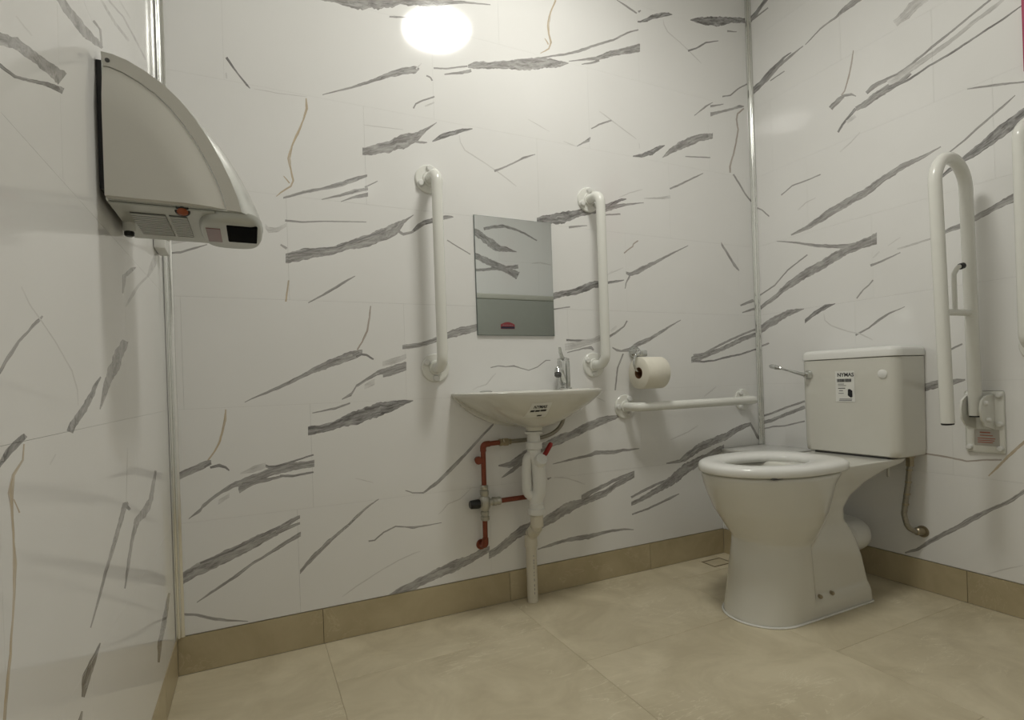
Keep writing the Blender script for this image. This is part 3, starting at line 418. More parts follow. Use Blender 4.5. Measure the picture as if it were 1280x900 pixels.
    'right': '''D 12.2 2272 -6.2 2248 -9.1 2280 -27.4 2256 -43.9 2291 -59.2 2271 -94.1 2312 -106 2296
M -24.3 2264 -28.2 2257 -100.6 2267 -104.2 2260
M -261.1 2018 -263.5 2014 -324.5 2045 -328.1 2038 -383.9 2050 -388.4 2041 -422.2 2066 -432.7 2045 -468.6 2074 -481.3 2048
L -580.3 1912.4 -591.8 1888.3 -612.1 1922 -627.7 1892.8 -637.3 1939.9 -654.8 1904.9 -675.2 1940.1 -687 1911
D 12.6 1969.4 -7.1 1937.8 -4.7 1969.9 -23.4 1942.8 -49.5 1983.4 -69.3 1957.3 -105 2008 -121.7 1986.5 -161.3 2024 -168.5 2013 -199.6 2023 -201.5 2019
M -74.7 1970.7 -83.5 1959.8 -129 2002 -139.3 1987.8 -191.7 2012 -198.2 2001 -251.6 2019 -254.1 2015
M -100 1961.6 -103 1955.8 -167.2 1966 -170.1 1960.4
B -447.1 1888.8 -444.4 1890.8 -440.8 1845 -435.2 1849.1 -429.2 1803.5 -423.6 1807.9 -411.8 1760.4 -407.5 1764.3 -398.9 1750.1 -395.2 1754.7
M -347.9 1733.7 -360.4 1715 -378.3 1748 -390 1729.2 -401.3 1751 -408.4 1738.4
M -392 1750.4 -397.4 1739.1 -403.8 1751 -406.1 1741.4 -433.2 1741.8 -432.6 1733.4 -450.2 1723.7 -449.1 1721.6
D -377.1 1626.1 -383.5 1619.6 -394.3 1646.9 -400.2 1640.1 -418.4 1665 -424.8 1656.4 -444.1 1683.9 -452.3 1672.4
M -445.5 1686 -451 1670.3 -471.9 1690.2 -483.3 1665.7 -508.5 1703.9 -521.8 1677 -553.2 1712 -564.6 1685.3 -594.3 1716.2 -606.6 1690.4 -619.1 1727.2 -631.9 1705.2
M -482.5 1722.3 -489.6 1710.4 -506.6 1735.9 -515.4 1717.8 -535.7 1735.6 -541.2 1720.5 -585.2 1734.2 -589.9 1722.4 -626 1740.2 -630.2 1731.6 -690.2 1764.5 -694.2 1756.2 -751.3 1783 -754.4 1776.3 -802.3 1801.5 -805.3 1795 -847.7 1816 -850.5 1809.6
L -554.9 1722.8 -561.2 1704.8 -582 1725.7 -592.2 1702.3 -622.6 1737 -632.9 1714.1 -682 1744.5 -689.2 1727.8 -737.2 1756.4 -743.3 1742.9 -794.9 1775.8 -800.7 1762.7 -838.3 1787.4 -844 1774.6 -876.3 1800.8 -880.8 1790.8
D -556.4 1699.4 -558.6 1690.5 -578.2 1696.3 -581 1687.5 -625.3 1697 -628.3 1689.5 -683.2 1708.7 -686.1 1701.5 -749.6 1716.4 -752.3 1709.4 -817.2 1730 -819.5 1724 -869.8 1739.8 -872.1 1734 -912.6 1749.6 -914.1 1745.7 -937.2 1754.3 -938.5 1750.6
L -410.4 1650.9 -416.9 1638.5 -442.8 1659.4 -449.1 1647.1
F -383.5 1550.3 -386.5 1545.5 -425.7 1569.1 -428.8 1564.5 -457.9 1590.8 -461.1 1586.3
M -781.4 1582.9 -781.8 1579.1 -813.8 1574.2 -814.4 1568 -855.3 1560.2 -855.7 1553 -912.4 1537.2 -912.6 1532.6 -949 1521.6 -949.1 1517.1
M -729.7 1411.5 -731.6 1407.8 -769.9 1432.8 -772.7 1427.5 -809.3 1459.2 -812.6 1453.1 -862.7 1489.7 -866 1483.2 -894.1 1507.5 -895.3 1505.2
D -697.9 1338.9 -702.2 1331.7 -725.9 1361.2 -732.3 1349 -752.7 1372 -758.3 1359.7 -787.3 1392.4 -797.4 1370.8 -829 1418.2 -843.4 1387.7 -864.8 1438.5 -880 1406.4 -890.7 1452.4 -905.1 1420.4 -941.3 1474.9 -953.7 1445.8
M -172.6 1297.9 -174.7 1292.9 -232.9 1312.8 -240.3 1296.8 -275.6 1330.2 -288.8 1305.5 -338.2 1351 -352.2 1323.8 -406 1370.5 -418.6 1343.8 -468.5 1385.4 -481.3 1359.6 -529.5 1408 -540.7 1385.8 -587.6 1423.8 -595.6 1404.5 -629.3 1427 -634.2 1413.3 -675.1 1431.7 -678.1 1423.7 -706.6 1438.1 -708.2 1434.2
M -107.4 1288.7 -107 1285.5 -197.2 1261.9 -196 1255.1 -279.8 1232.8 -278.2 1220.8 -374.2 1208 -374 1193.1 -436 1201.2 -439.8 1180.5 -496.1 1209.7 -502.8 1186.8
M -16.4 1030.2 -15.7 1013 -88.5 1067.3 -87.6 1043.9 -151.8 1109.7 -150.7 1080.4 -211.2 1138.4 -209.8 1100.3 -276.6 1159.5 -275.3 1122.5 -339.7 1178.7 -338.5 1142.6 -398.7 1197.5 -397.5 1162.4 -454.6 1206 -453.6 1174.7 -505.5 1217.8 -504.2 1176
M -16.2 1079.1 -20.2 1073.4 -87.7 1108.6 -92.2 1103.4 -151.4 1159.8 -155.7 1154.6 -240.3 1202.5 -243.9 1197.2
M 14 939.8 15.2 908.4 -13.1 947.6 -11.8 913.1 -85.1 979.6 -83.6 939.4 -147.6 997.9 -146.5 968.5 -219.8 991.1 -219.7 987.9
D -221.7 946.9 -221.1 931 -261.7 973.3 -261 954.6 -306.6 992.8 -306 974.4 -347.7 993.1 -347.6 990.1
M -478.8 1110.9 -481.5 1102.4 -525.1 1119 -527.5 1112.1 -578.8 1131.5 -580 1128.3
F -487.4 1134.1 -491 1129.2 -511 1151.7 -514.5 1146.9
F -540 1164.5 -541.8 1161.1 -580.1 1182.8 -581.9 1179.5
L -568.7 1146.6 -570.3 1140 -622.9 1151.7 -624.4 1145.2 -664.4 1155.5 -666.2 1149.3 -707.4 1165.6 -709.3 1159.5
M -706.9 1168.7 -710.7 1158.6 -728.1 1176.7 -731.7 1164 -743.8 1178.1 -748.3 1163.2 -781.4 1190.4 -787.5 1173.5 -811.5 1201.2 -817.8 1184.7 -848.6 1216.9 -855.2 1198.3 -888 1232.5 -896.6 1207.4 -937.8 1250.6 -946.2 1226.2
M -426.1 1000.3 -430.1 996.5 -450.6 1027.7 -454.2 1023.6 -470.4 1040.1 -473.8 1035.8 -485.7 1056.4 -489.4 1052.5
M -418.3 868.7 -421.6 862 -465.8 889.1 -468.7 884 -498.7 913.6 -503.5 905.7 -533.6 931.1 -536.1 925.4 -587.1 947.2 -588 944.6
F -304 958.8 -299.2 958.7 -306.6 934.1 -302.5 932.1 -331.6 911.3 -329.4 907.4 -388.8 885.2 -387.5 881.1 -436.7 870.4 -435.2 866.4 -480.9 844.4 -479 840.7
M -18 1456.7 -14.8 1452.8 -44.4 1436.7 -40.5 1433.5 -76.6 1401.1 -72.3 1398.4
M -133.1 1472.4 -136.8 1467.2 -183.9 1493.8 -186.5 1488.4 -260.8 1493.4 -262.6 1488.1 -306.1 1495.7 -308 1490.5
F -204.7 1387.5 -207.7 1383.5 -243.9 1407.3 -246.3 1403.2 -284.6 1413.2 -286.4 1409
M -8.1 858.1 -10.9 851.4 -52.4 869.3 -55.1 862.7
M 14.4 550.3 11.5 542.1 -54.9 571.8 -58 563.9 -113.4 593.7 -116.3 586 -208.6 625 -211.2 617.4
M 16.2 525.6 12 510.6 -44.7 542.2 -49.9 527.9 -111.2 567.6 -116.4 555.5 -206.7 604.7 -211.5 592.9
M 7.5 497.1 6.1 491.1 -65.6 515.2 -66.5 509.2 -111.7 519.4 -112.6 513.5 -206.4 543.8 -207.6 538.3
M -625.7 680.3 -625 656.5 -644 688 -643.3 661.8 -676.5 699.1 -675.7 670.7 -716.9 699 -716.4 678.8 -752 698.2 -751.8 693.2
M -709.7 792.5 -711.9 786.6 -746.9 809.2 -748.5 804.5
B -619.4 458.6 -618.6 453.3 -694.4 453.3 -693.5 448.2 -748.9 444.9 -748.4 439.9 -801 455.5 -801 450.7 -836 459.4 -835.8 454.6
G -802.2 405.7 -804.3 403.5 -819.8 431.4 -823.8 426.9 -848.5 470.3 -852.8 464.8 -886.9 516.4 -890.8 510.6 -923.3 556.7 -926.5 551.8
M -562.2 111.2 -563.4 106.3 -597.7 134.5 -601.6 125.8 -658.5 190.8 -664.7 178.5 -716.6 237.4 -722.4 225.5 -763.5 281 -769.9 267.1 -810 313.1 -812.9 304.9 -845.1 337.9 -849.2 328.2 -883 374.6 -887.4 365.4 -919.5 404.5 -922.6 397
F -789.2 105.7 -790.1 102 -824.4 128.3 -825 124.5 -877.7 158.6 -878.2 154.9''',
    'left': '''M -832.6 1224.4 -858.4 1201.5 -813.2 1229.2 -840.8 1205.6 -761.7 1242.6 -798.4 1212.1 -691.2 1261.8 -728.1 1231.3 -638.7 1280.6 -670.3 1254.2 -607.9 1285.7 -620 1276.1
M -660.6 1296.3 -672.8 1286.7 -618.2 1307.9 -633.7 1297.4 -610.9 1285.4 -627.2 1275.6
L -606.4 1362.4 -620.8 1351 -496.2 1391.6 -513.6 1378.6 -375.7 1432.6 -396.3 1417.7
L -567.6 1391.6 -577.8 1383 -427.2 1447.6 -441.8 1436.7 -269 1486.3 -289.1 1472.9 -173.4 1507.1 -196.8 1492.4
F -460.5 1457.3 -473.4 1447.5 -352.5 1491 -367.9 1479.7
M -1033.3 1056.4 -1043 1041.7 -1013 1065.5 -1022.1 1049.9 -974.8 1084 -988.6 1066.3 -932.8 1095.8 -950.6 1077.9 -885.2 1110.3 -906 1090.6 -812.5 1135.4 -850.5 1101.9
D -1038.1 1028.4 -1042 1023.1 -1017.1 1035.8 -1022.2 1030 -982.8 1043.6 -986.7 1038.8 -943.2 1060.8 -945.8 1056.3 -882.2 1088.3 -888 1080.3 -824.7 1111 -836 1098.2
M -1054.9 749.9 -1050.9 748.9 -1045.4 757.1 -1039.8 755.9 -1028.1 770.9 -1020.7 769.4 -1001.4 787.3 -995.5 785.9 -972.4 800.1 -967.9 799 -951.1 812.3 -942.8 810.5 -932.4 819.3 -929 818.5
F -985.4 840.3 -988.6 839.2 -966.1 826.6 -969.3 825.5 -929.7 812.5 -933.2 811.3 -888.3 794.9 -892.4 793.8 -831.5 765.6 -836.6 764.7 -811.5 742.8 -817.2 742.5 -810.4 722.7 -816.2 722.8
D -864.3 694.7 -839.1 689.6 -854.8 701.4 -828.2 694.9 -805 719.6 -777.8 714 -759.1 737.9 -734 734.4 -731.4 751.4 -716.2 749.6 -699.5 761.8 -692 760.7
M -709.9 715.1 -703.5 714.4 -689.3 744.7 -652.6 741.9 -646.5 778.8 -580.7 775.5 -594.4 806.9 -528.3 804.8 -537.5 829.1 -490 828.2
M -531.8 908.5 -518.8 910.3 -520.7 941.7 -482.7 946 -445.2 970 -422.1 968.8 -394.4 982.4 -390.6 981.8
L -510 889.4 -498.4 889.6 -441.6 924.7 -415.3 925.9 -380.6 950.4 -361.2 950.8 -267.7 990.6 -242.4 992.6 -217.2 1028.2 -129.5 1041.8 -164.6 1060.7 -92.2 1074.3
D -1059 676.1 -1052.6 673.4 -1052.4 679.3 -1045.8 676.7 -1036.8 688.7 -1026.3 684.2 -1018.6 694.7 -1007.6 689.1 -993.2 700.2 -985.4 696.3
G -992.1 690.1 -996 690.5 -996.5 675.2 -1001 676.3 -1017.7 663.7 -1024.4 665.6 -1022.1 648.4 -1036 651 -1023.9 632.9 -1030.9 634.2 -1023.6 605.7 -1028.8 606.9 -1020 585.7 -1028.9 588.2 -1025.8 560.6 -1031.9 562.7 -1031.9 538.7 -1036.1 540.4 -1038.1 511.8 -1043.9 514.5 -1045.7 494.5 -1052.1 497.8 -1054.9 464.6 -1060.3 467.7 -1057.3 454.5 -1061.9 457.2
G -1021.7 643.4 -1024.2 643.4 -1008.6 628.7 -1012.1 628.8
M -794.8 439.1 -789.6 436.6 -749 464.3 -737.2 459.4 -715.3 486.8 -698.2 480.5 -657.3 515.4 -632.7 507.6 -603 545.4 -569.5 536.5 -583.1 559.5 -539.2 546.8 -545.2 554.6 -535.8 549.4
D -560.8 555.5 -582.9 554.9 -518.5 536.7 -535.4 536.6
F -525.2 643 -533 643.7 -550 553.8 -557.5 555.2
M -593.4 423.3 -581.9 419.2 -566 457.1 -541.4 449.3 -525 492.6 -495.3 484.2 -486.8 512.1 -441.4 497.8 -420.1 516.9 -350 494.5 -340.6 523.1 -285.4 510.8 -259 569.7 -227.5 564.7
D -841.1 374.2 -828.4 367.1 -837.2 396.8 -801.5 377.1 -803.8 400.3 -777.2 385.2 -750.9 401.6 -745.4 398.7
D -862.6 344.5 -847.3 335.5 -857.9 356.1 -842.6 347 -843.7 358.7 -837.5 355
D -304.3 174.1 -274.5 160.4 -293.1 214.1 -231.7 187.1 -222.6 232.2 -154.7 204.3 -123.7 259.8 -85.3 246
F -926.5 663.1 -922.3 661.8 -905.9 672.2 -901.4 670.8
F -974.9 1105.7 -978.3 1102.7 -931.6 1112 -935.5 1108.7''',
    'front': '''M -530.5 1804.2 -526.6 1783.1 -476.2 1819.4 -473.6 1797.8 -377.9 1838.3 -380.2 1815.9 -295.6 1823.4 -302.5 1806.9 -210.9 1794.9 -217.7 1783.1 -114.1 1751.2 -119.3 1743.3
M -686.7 1838.7 -709.5 1804.9 -588.9 1791.2 -615.3 1752.1 -516 1755.1 -545.2 1717.1 -458.8 1724.5 -499.1 1672 -402.2 1691.1 -423.9 1642.9 -355 1679.9 -362.4 1649.1 -281.8 1657.4 -283.4 1651.8
M -694.6 1667.2 -714.1 1632.3 -584.6 1621.9 -603.8 1586.3 -511.8 1599.6 -533.7 1558.6 -433.3 1568.2 -455.1 1526.7 -353.2 1542.4 -374.9 1500.4 -262.5 1515.2 -291.3 1462.6
M -710.2 1502.1 -709.7 1486.1 -598.1 1516.7 -597.5 1497.8 -499.8 1528.8 -498.9 1509.7 -390.6 1546.4 -389.2 1524.3 -275.4 1566.1 -273.6 1538.1
F -166 1586.3 -165.6 1577.2 -92 1596.4 -93.3 1587.1 -3.1 1584.2 -5.9 1575''',
}
# ------------------------------------------------------------------ the room: walls of printed marble tiles
KIND = dict(D=((0.105, 0.098, 0.095), 0.94), M=((0.175, 0.163, 0.155), 0.86), L=((0.35, 0.335, 0.32), 0.62), F=((0.30, 0.28, 0.26), 0.36), G=((0.40, 0.28, 0.12), 0.80), B=((0.24, 0.17, 0.12), 0.78))
def vein_outlines(side):
    rnd = random.Random(7); res = []
    for line in VEINS[side].split('\n'):
        k, *nums = line.split(); nums = [float(x)/1000 for x in nums]
        st = [(Vector((nums[i], nums[i+1])), Vector((nums[i+2], nums[i+3]))) for i in range(0, len(nums), 4)]
        A = []; Bq = []; C = []; n1 = n2 = n3 = 0.0
        for (a0, b0), (a1, b1) in zip(st, st[1:]):
            n = max(1, int(((a0+b0)-(a1+b1)).length*0.5/0.006))
            for j in range(n):
                s = j/n; a = a0.lerp(a1, s); b = b0.lerp(b1, s)
                n1 = n1*0.6+rnd.uniform(-1, 1)*0.4; n2 = n2*0.6+rnd.uniform(-1, 1)*0.4; n3 = n3*0.8+rnd.uniform(-1, 1)*0.3
                w = (b-a); wl = w.length+1e-9; c = (a+b)/2; hw = w/2
                j1 = 1+0.32*n1; j2 = 1+0.32*n2; c = c+w/wl*(0.0009*n3+wl*0.06*n3)
                A.append(c-hw*j1); Bq.append(c+hw*j2); C.append(c)
        A.append(st[-1][0]); Bq.append(st[-1][1]); C.append((st[-1][0]+st[-1][1])/2)
        dist = [0.0]
        for p, q in zip(C, C[1:]): dist.append(dist[-1]+(q-p).length)
        res.append((k, A, Bq, C, dist))
    return res
def clad_wall(side, to3d, normal, flip, parent, rows, a0, a1, holes=()):
    """cut the wall face into its printed tiles and the vein outlines; every tile is its own mesh, 4 mm thick"""
    G = 0.00015; rects = []
    for z0, z1, off in rows:
        k = math.floor((a0-off)/TW)
        x = off+k*TW
        while x < a1:
            l, r = max(x, a0), min(x+TW, a1)
            if r-l > 0.004: rects.append((l+G, r-G, z0+G, z1-G))
            x += TW
    veins = vein_outlines(side)
    V = []; F = []
    for l, r, b, t in rects:
        i = len(V); V += [Vector((l, b)), Vector((r, b)), Vector((r, t)), Vector((l, t))]; F.append([i, i+1, i+2, i+3])
    for k, A, Bq, C, d in veins:
        i = len(V); L = A+Bq[::-1]
        if sum(p.x*q.y-q.x*p.y for p, q in zip(L, L[1:]+L[:1])) < 0: L = L[::-1]
        V += L; F.append(list(range(i, i+len(L))))
    ov, oe, of, _, _, orig = delaunay_2d_cdt(V, [], F, 0, 1e-6)
    nr = len(rects); per = [[] for _ in rects]
    for f, o in zip(of, orig):
        t = [i for i in o if i < nr]
        if not t: continue
        vv = [i-nr for i in o if i >= nr]
        per[t[0]].append((f, max(vv) if vv else -1))
    nrm = Vector(normal)
    for (l, r, b, t), tris in zip(rects, per):
        if not tris: continue
        idx = {}; P = []; FF = []; info = []
        cnt = {}
        for f, vi in tris:
            g = []
            for i in f:
                if i not in idx: idx[i] = len(P); P.append(Vector(to3d(ov[i].x, ov[i].y)))
                g.append(idx[i])
            if flip: g = g[::-1]
            FF.append(tuple(g)); info.append((vi, [ov[i] for i in (f[::-1] if flip else f)]))
            for x, y in zip(g, g[1:]+g[:1]): cnt[(x, y)] = cnt.get((x, y), 0)+1
        border = [e for e in cnt if (e[1], e[0]) not in cnt]; back = {}
        for x, y in border:
            for q in (x, y):
                if q not in back: back[q] = len(P); P.append(P[q]-nrm*0.004)
        for x, y in border:
            FF.append((y, x, back[x], back[y])); info.append((-1, None))
        me = bpy.data.meshes.new('tile'); me.from_pydata(P, [], FF); me.update()
        ca = me.color_attributes.new('vein', 'FLOAT_COLOR', 'CORNER'); uv = me.uv_layers.new(name='along')
        cols = []; uvs = []
        for p in me.polygons:
            vi, pts = info[p.index]
            if vi < 0: cols += [0.75, 0.75, 0.73, 0.0]*p.loop_total; uvs += [0.0, 0.0]*p.loop_total; continue
            k, A, Bq, C, d = veins[vi]; c, al = KIND[k]
            for q in pts:
                j = min(range(len(C)), key=lambda m: (C[m]-q).length_squared)
                w = (Bq[j]-A[j]); wl = max(w.length, 1e-5); v = (q-C[j]).dot(w)/wl/wl*2
                end = min(d[j], d[-1]-d[j]); fade = al*(0.45+0.55*min(1, end/0.03)) if k in 'LF' else al
                cols += [c[0], c[1], c[2], fade]; uvs += [d[j], v*0.35+vi*1.7]
        ca.data.foreach_set('color', cols); uv.data.foreach_set('uv', uvs)
        link('tile', me, M['marble'], parent, 0)
TW = 0.593
Z = [0.1022, 0.395, 0.693, 0.990, 1.286, 1.583, 1.880, 2.177, HC]
def rows(offs): return [(Z[i], Z[i+1], offs[i]) for i in range(8)]

floor_o = struct('floor', newbox(-W-0.1, 0.1, -LF-0.1, 0.1, -0.06, -0.0071), M['floor_grout'])
ceil_o = struct('ceiling', newbox(-W-0.1, 0.1, -LF-0.1, 0.1, HC, HC+0.06), M['plaster'])
wall_b = struct('wall_back', newbox(-W-0.1, 0.1, 0.0045, 0.1, -0.006, HC), M['grout'])
wall_l = struct('wall_left', newbox(-W-0.1, -W-0.0045, -LF-0.1, 0.0045, -0.006, HC), M['grout'])
wall_r = struct('wall_right', newbox(0.0045, 0.1, -LF-0.1, 0.0045, -0.006, HC), M['grout'])
wall_f = struct('wall_front', newbox(-W-0.0045, 0.0045, -LF-0.1, -LF-0.0045, -0.006, HC), M['grout'])
clad_wall('back', lambda a, z: (a, 0, z), (0, -1, 0), False, wall_b, rows([-1.885, -1.841, -1.559, -1.886, -1.661, -1.439, -0.607, -1.25]), -W, 0)
clad_wall('right', lambda a, z: (0, a, z), (-1, 0, 0), True, wall_r, rows([-0.30, -0.12, -0.42, -0.488, -0.25, -0.1, -0.4, -0.2]), -LF, 0)
clad_wall('left', lambda a, z: (-W, a, z), (1, 0, 0), False, wall_l, rows([-0.2, -0.46, -0.51, -0.843, -0.3, -0.1, -0.45, -0.2]), -LF, 0)
clad_wall('front', lambda a, z: (a, -LF, z), (0, 1, 0), True, wall_f, rows([-1.7, -1.5, -1.6, -1.4, -1.3, -0.42, -0.36, -1.2]), -W, 0)

obj('grout_bed', newbox(-W, 0, -LF, 0, -0.0070, -0.0012), M['floor_grout'], floor_o, 0)
# floor tiles: columns 0.597 m wide, half-bond
def floor_tile(x0, x1, y0, y1, z=-0.004, m='floor', parent=floor_o):
    g = 0.0005; obj('tile', newbox(x0+g, x1-g, y0+g, y1-g, z, 0.0, bev=0.0008, seg=1), M[m], parent, 0)
cuts = [-W, -1.822, -1.228, -0.629, 0.0]
for ci in range(4):
    j = -0.453 if ci == 2 else (-0.17 if ci == 3 else (-0.235 if ci == 1 else -0.50))
    if ci == 3: j = -0.135
    ys = [0.0]; y = j
    while y > -LF+0.02: ys.append(y); y -= 0.597
    ys.append(-LF)
    for ya, yb in zip(ys, ys[1:]):
        x0, x1 = cuts[ci], cuts[ci+1]
        if ci == 3 and ya == 0.0:               # leave the hole of the little access cover in the corner
            hx0, hx1, hy0, hy1 = -0.408, -0.308, -0.106, -0.036
            floor_tile(x0, hx0, yb, ya); floor_tile(hx1, x1, yb, ya); floor_tile(hx0, hx1, yb, hy0); floor_tile(hx0, hx1, hy1, ya)
        else: floor_tile(x0, x1, yb, ya)
t = thing('floor_access_cover', 'small square tile inset floor access cover in the corner beside the boxing', 'floor cover', (-0.358, -0.071, 0))
fb = bmesh.new()
for q in ((-0.4065, -0.3095, -0.1045, -0.101), (-0.4065, -0.3095, -0.0410, -0.0375), (-0.4065, -0.403, -0.101, -0.041), (-0.313, -0.3095, -0.101, -0.041)): box(fb, *q, -0.006, 0.0006)
obj('frame', fb, M['brass'], t, 0)
obj('inset_tile', newbox(-0.4015, -0.3145, -0.0995, -0.0425, -0.006, 0.0), M['floor'], t, 0)

# skirting tiles
HB = 0.0992
def skirt(name, a0, a1, joints, place, parent=None):
    o = struct(name, place(a0, a1, 0.002, 0.0, 0.096), M['shadow']) if parent is None else parent
    xs = [a0]+[j for j in joints if a0 < j < a1]+[a1]
    for l, r in zip(xs, xs[1:]): obj('tile', place(l+0.0008, r-0.0008, 0.0, 0.001, HB), M['skirt'], o, 0)
    return o
skirt('baseboard_back', -W+0.001, -0.2455, [-1.825, -1.228, -0.631], lambda l, r, d, z0, z1: newbox(l, r, d-0.0012, 0.0042, z0, z1))
skirt('baseboard_right', -LF+0.001, -0.003, [-1.337, -0.740, -0.143], lambda l, r, d, z0, z1: newbox(d-0.0012, 0.0042, l, r, z0, z1))
skirt('baseboard_left', -LF+0.001, -0.003, [-1.41, -0.813, -0.216], lambda l, r, d, z0, z1: newbox(-W-0.0042, -W-d+0.0012, l, r, z0, z1))
skirt('baseboard_front', -W+0.001, -0.001, [-1.6, -1.0, -0.4], lambda l, r, d, z0, z1: newbox(l, r, -LF-0.0042, -LF-d+0.0012, z0, z1))

# low boxed-in duct in the corner behind the pan
BX, BY, BZ = -0.243, -0.25, 0.432
o = struct('trim_3', newbox(BX+0.006, -0.001, BY+0.002, -0.001, 0.0, BZ-0.013), M['shadow']); duct = o
obj('ledge', newbox(BX, -0.0015, BY, -0.0015, BZ-0.012, BZ, bev=0.002), M['board'], o)
obj('front_panel', newbox(BX, BX+0.005, BY, -0.0015, HB+0.002, BZ-0.0125), M['board'], o, 0)
obj('end_panel', newbox(BX+0.0005, -0.0015, BY, BY+0.0018, HB+0.002, BZ-0.0125), M['board'], o, 0)
obj('edge_strip', newbox(BX-0.002, BX+0.004, -0.006, -0.0015, HB+0.001, BZ-0.0125), M['seat'], o, 0)
obj('tile', newbox(BX-0.002, BX+0.004, BY, -0.0015, 0.0, HB), M['skirt'], o, 0)

# polished corner strips
def corner_strip(name, x0, sx):
    p = [(0.001, 0.001), (0.019, 0.001), (0.019, 0.003), (0.014, 0.0050), (0.0095, 0.0045), (0.0090, 0.0070), (0.0070, 0.0090), (0.0045, 0.0095), (0.0050, 0.014), (0.003, 0.019), (0.001, 0.019)]
    z0 = HB+0.001 if sx > 0 else BZ+0.001
    lo = [Vector((x0+sx*a, -b, z0)) for a, b in p]; bm = bmesh.new(); prism(bm, lo, (0, 0, 1), HC-z0-0.002)
    return struct(name, bm, M['trim'], smooth=35)
corner_strip('trim_1', -W, 1); corner_strip('trim_2', 0.0, -1)

# ------------------------------------------------------------------ ceiling light (the room's one lamp)
LX, LY = -1.175, -0.711
t = thing('ceiling_light', 'round white opal ceiling light above the middle of the room', 'ceiling light', (LX, LY, HC))
obj('base', lathe(bmesh.new(), [(0, -0.0005), (0.170, -0.0005), (0.170, -0.030), (0.160, -0.036), (0, -0.036)], (LX, LY, HC), seg=48), M['plastic'], t)
obj('diffuser', lathe(bmesh.new(), [(0.150, -0.0365), (0.146, -0.044), (0.130, -0.053), (0.10, -0.060), (0.05, -0.065), (0, -0.066)], (LX, LY, HC), seg=48), M['lamp'], t, 60)

# ------------------------------------------------------------------ mirror
t = thing('wall_mirror', 'frameless rectangular mirror on the back wall between two upright white rails', 'mirror', (-1.170, 0, 0.895))
obj('backing', newbox(-1.3165, -1.0245, -0.005, -0.0005, 0.894, 1.2905), M['medge'], t, 0)
obj('glass', newbox(-1.3155, -1.0255, -0.0065, -0.0052, 0.895, 1.2895), M['mirror'], t, 0)

# ------------------------------------------------------------------ grab rails: two flanges with cap screws and a cranked tube
def grab_rail(label, base, along, out, length):
    base, A, O = Vector(base), Vector(along), Vector(out); N = A.cross(O)
    t = thing('grab_rail', label, 'grab rail', base, 'straight white grab rails')
    D = 0.078
    path = bend([base+O*0.006, base+O*D, base+A*length+O*D, base+A*length+O*0.006], 0.055, 10)
    obj('tube', tube(bmesh.new(), path, 0.0165, 20), M['paint'], t, 50)
    for e in (0, 1):
        c = base+A*length*e
        fl = obj('flange', lathe(bmesh.new(), [(0, 0.0003), (0.0455, 0.0003), (0.0455, 0.0045), (0.043, 0.007), (0.024, 0.008), (0.0215, 0.014), (0, 0.013)], c, O, 32), M['paint'], t)
        for k in range(3):
            an = PI/2*(-1 if e else 1)+2*PI*k/3+PI
            p = c+(A*math.sin(an)+N*math.cos(an))*0.0335
            obj('cap_screw', lathe(bmesh.new(), [(0.0105, 0.006), (0.0105, 0.0125), (0.008, 0.0155), (0, 0.0165)], p, O, 12), M['plastic'], fl)
    return t
grab_rail('upright white grab rail on the back wall left of the mirror', (-1.464, 0, 0.789), (0, 0, 1), (0, -1, 0), 0.597)
grab_rail('upright white grab rail on the back wall right of the mirror', (-0.863, 0, 0.789), (0, 0, 1), (0, -1, 0), 0.602)
grab_rail('level white grab rail on the back wall under the toilet roll', (-0.729, 0, 0.630), (1, 0, 0), (0, -1, 0), 0.618)
grab_rail('upright white grab rail on the right wall, cut by the right edge', (0, -0.931, 0.789), (0, 0, 1), (-1, 0, 0), 0.602)

# ------------------------------------------------------------------ drop-down rail folded up against the right wall
RY = -0.800
t = thing('drop_down_rail', 'folded up white hinged support rail beside the cistern on the right wall', 'support rail', (0, RY, 0.47))
pl = obj('wall_plate', newbox(-0.007, -0.0004, RY-0.049, RY+0.049, 0.474, 0.662, bev=0.006, seg=3), M['paint'], t)
for yy, zz in ((-0.038, 0.490), (0.038, 0.490), (-0.038, 0.562), (0.038, 0.562), (-0.038, 0.648), (0.038, 0.648)):
    obj('cap_screw', lathe(bmesh.new(), [(0.0085, 0.006), (0.0085, 0.012), (0.006, 0.0155), (0, 0.0165)], (0, RY+yy, zz), (-1, 0, 0), 12), M['plastic'], pl)
for s in (-1, 1):
    y0 = RY+s*0.024
    pr = [(-0.006, 0.545), (-0.060, 0.560), (-0.080, 0.580), (-0.086, 0.610), (-0.078, 0.636), (-0.055, 0.648), (-0.006, 0.652)]
    br = obj('hinge_cheek', prism(bmesh.new(), [(x, y0-0.0025, z) for x, z in pr], (0, 1, 0), 0.005), M['paint'], t)
    for x, z in ((-0.062, 0.627), (-0.050, 0.578)):
        obj('hinge_bolt', lathe(bmesh.new(), [(0.0075, 0), (0.0075, 0.005), (0.005, 0.0085), (0, 0.009)], (x, y0+s*0.0025, z), (0, s, 0), 12), M['plastic'], br)
zb, zt = 0.577, 1.259
pth = [(-0.054, RY, 0.590), (-0.068, RY, zt)]
n = 20; cx = (-0.068-0.231)/2; rr = (0.231-0.068)/2
for i in range(1, n): a = PI*i/n; pth.append((cx+rr*math.cos(a), RY, zt+rr*math.sin(a)))
pth += [(-0.231, RY, zt), (-0.207, RY, zb)]
obj('tube', tube(bmesh.new(), pth, 0.0168, 20), M['paint'], t, 50)
obj('end_plug', newcyl((-0.2075, RY, zb+0.001), (-0.2068, RY, zb-0.004), 0.0158), M['black'], t)
obj('end_plug', newcyl((-0.0542, RY, 0.591), (-0.054, RY, 0.586), 0.0158), M['black'], t)
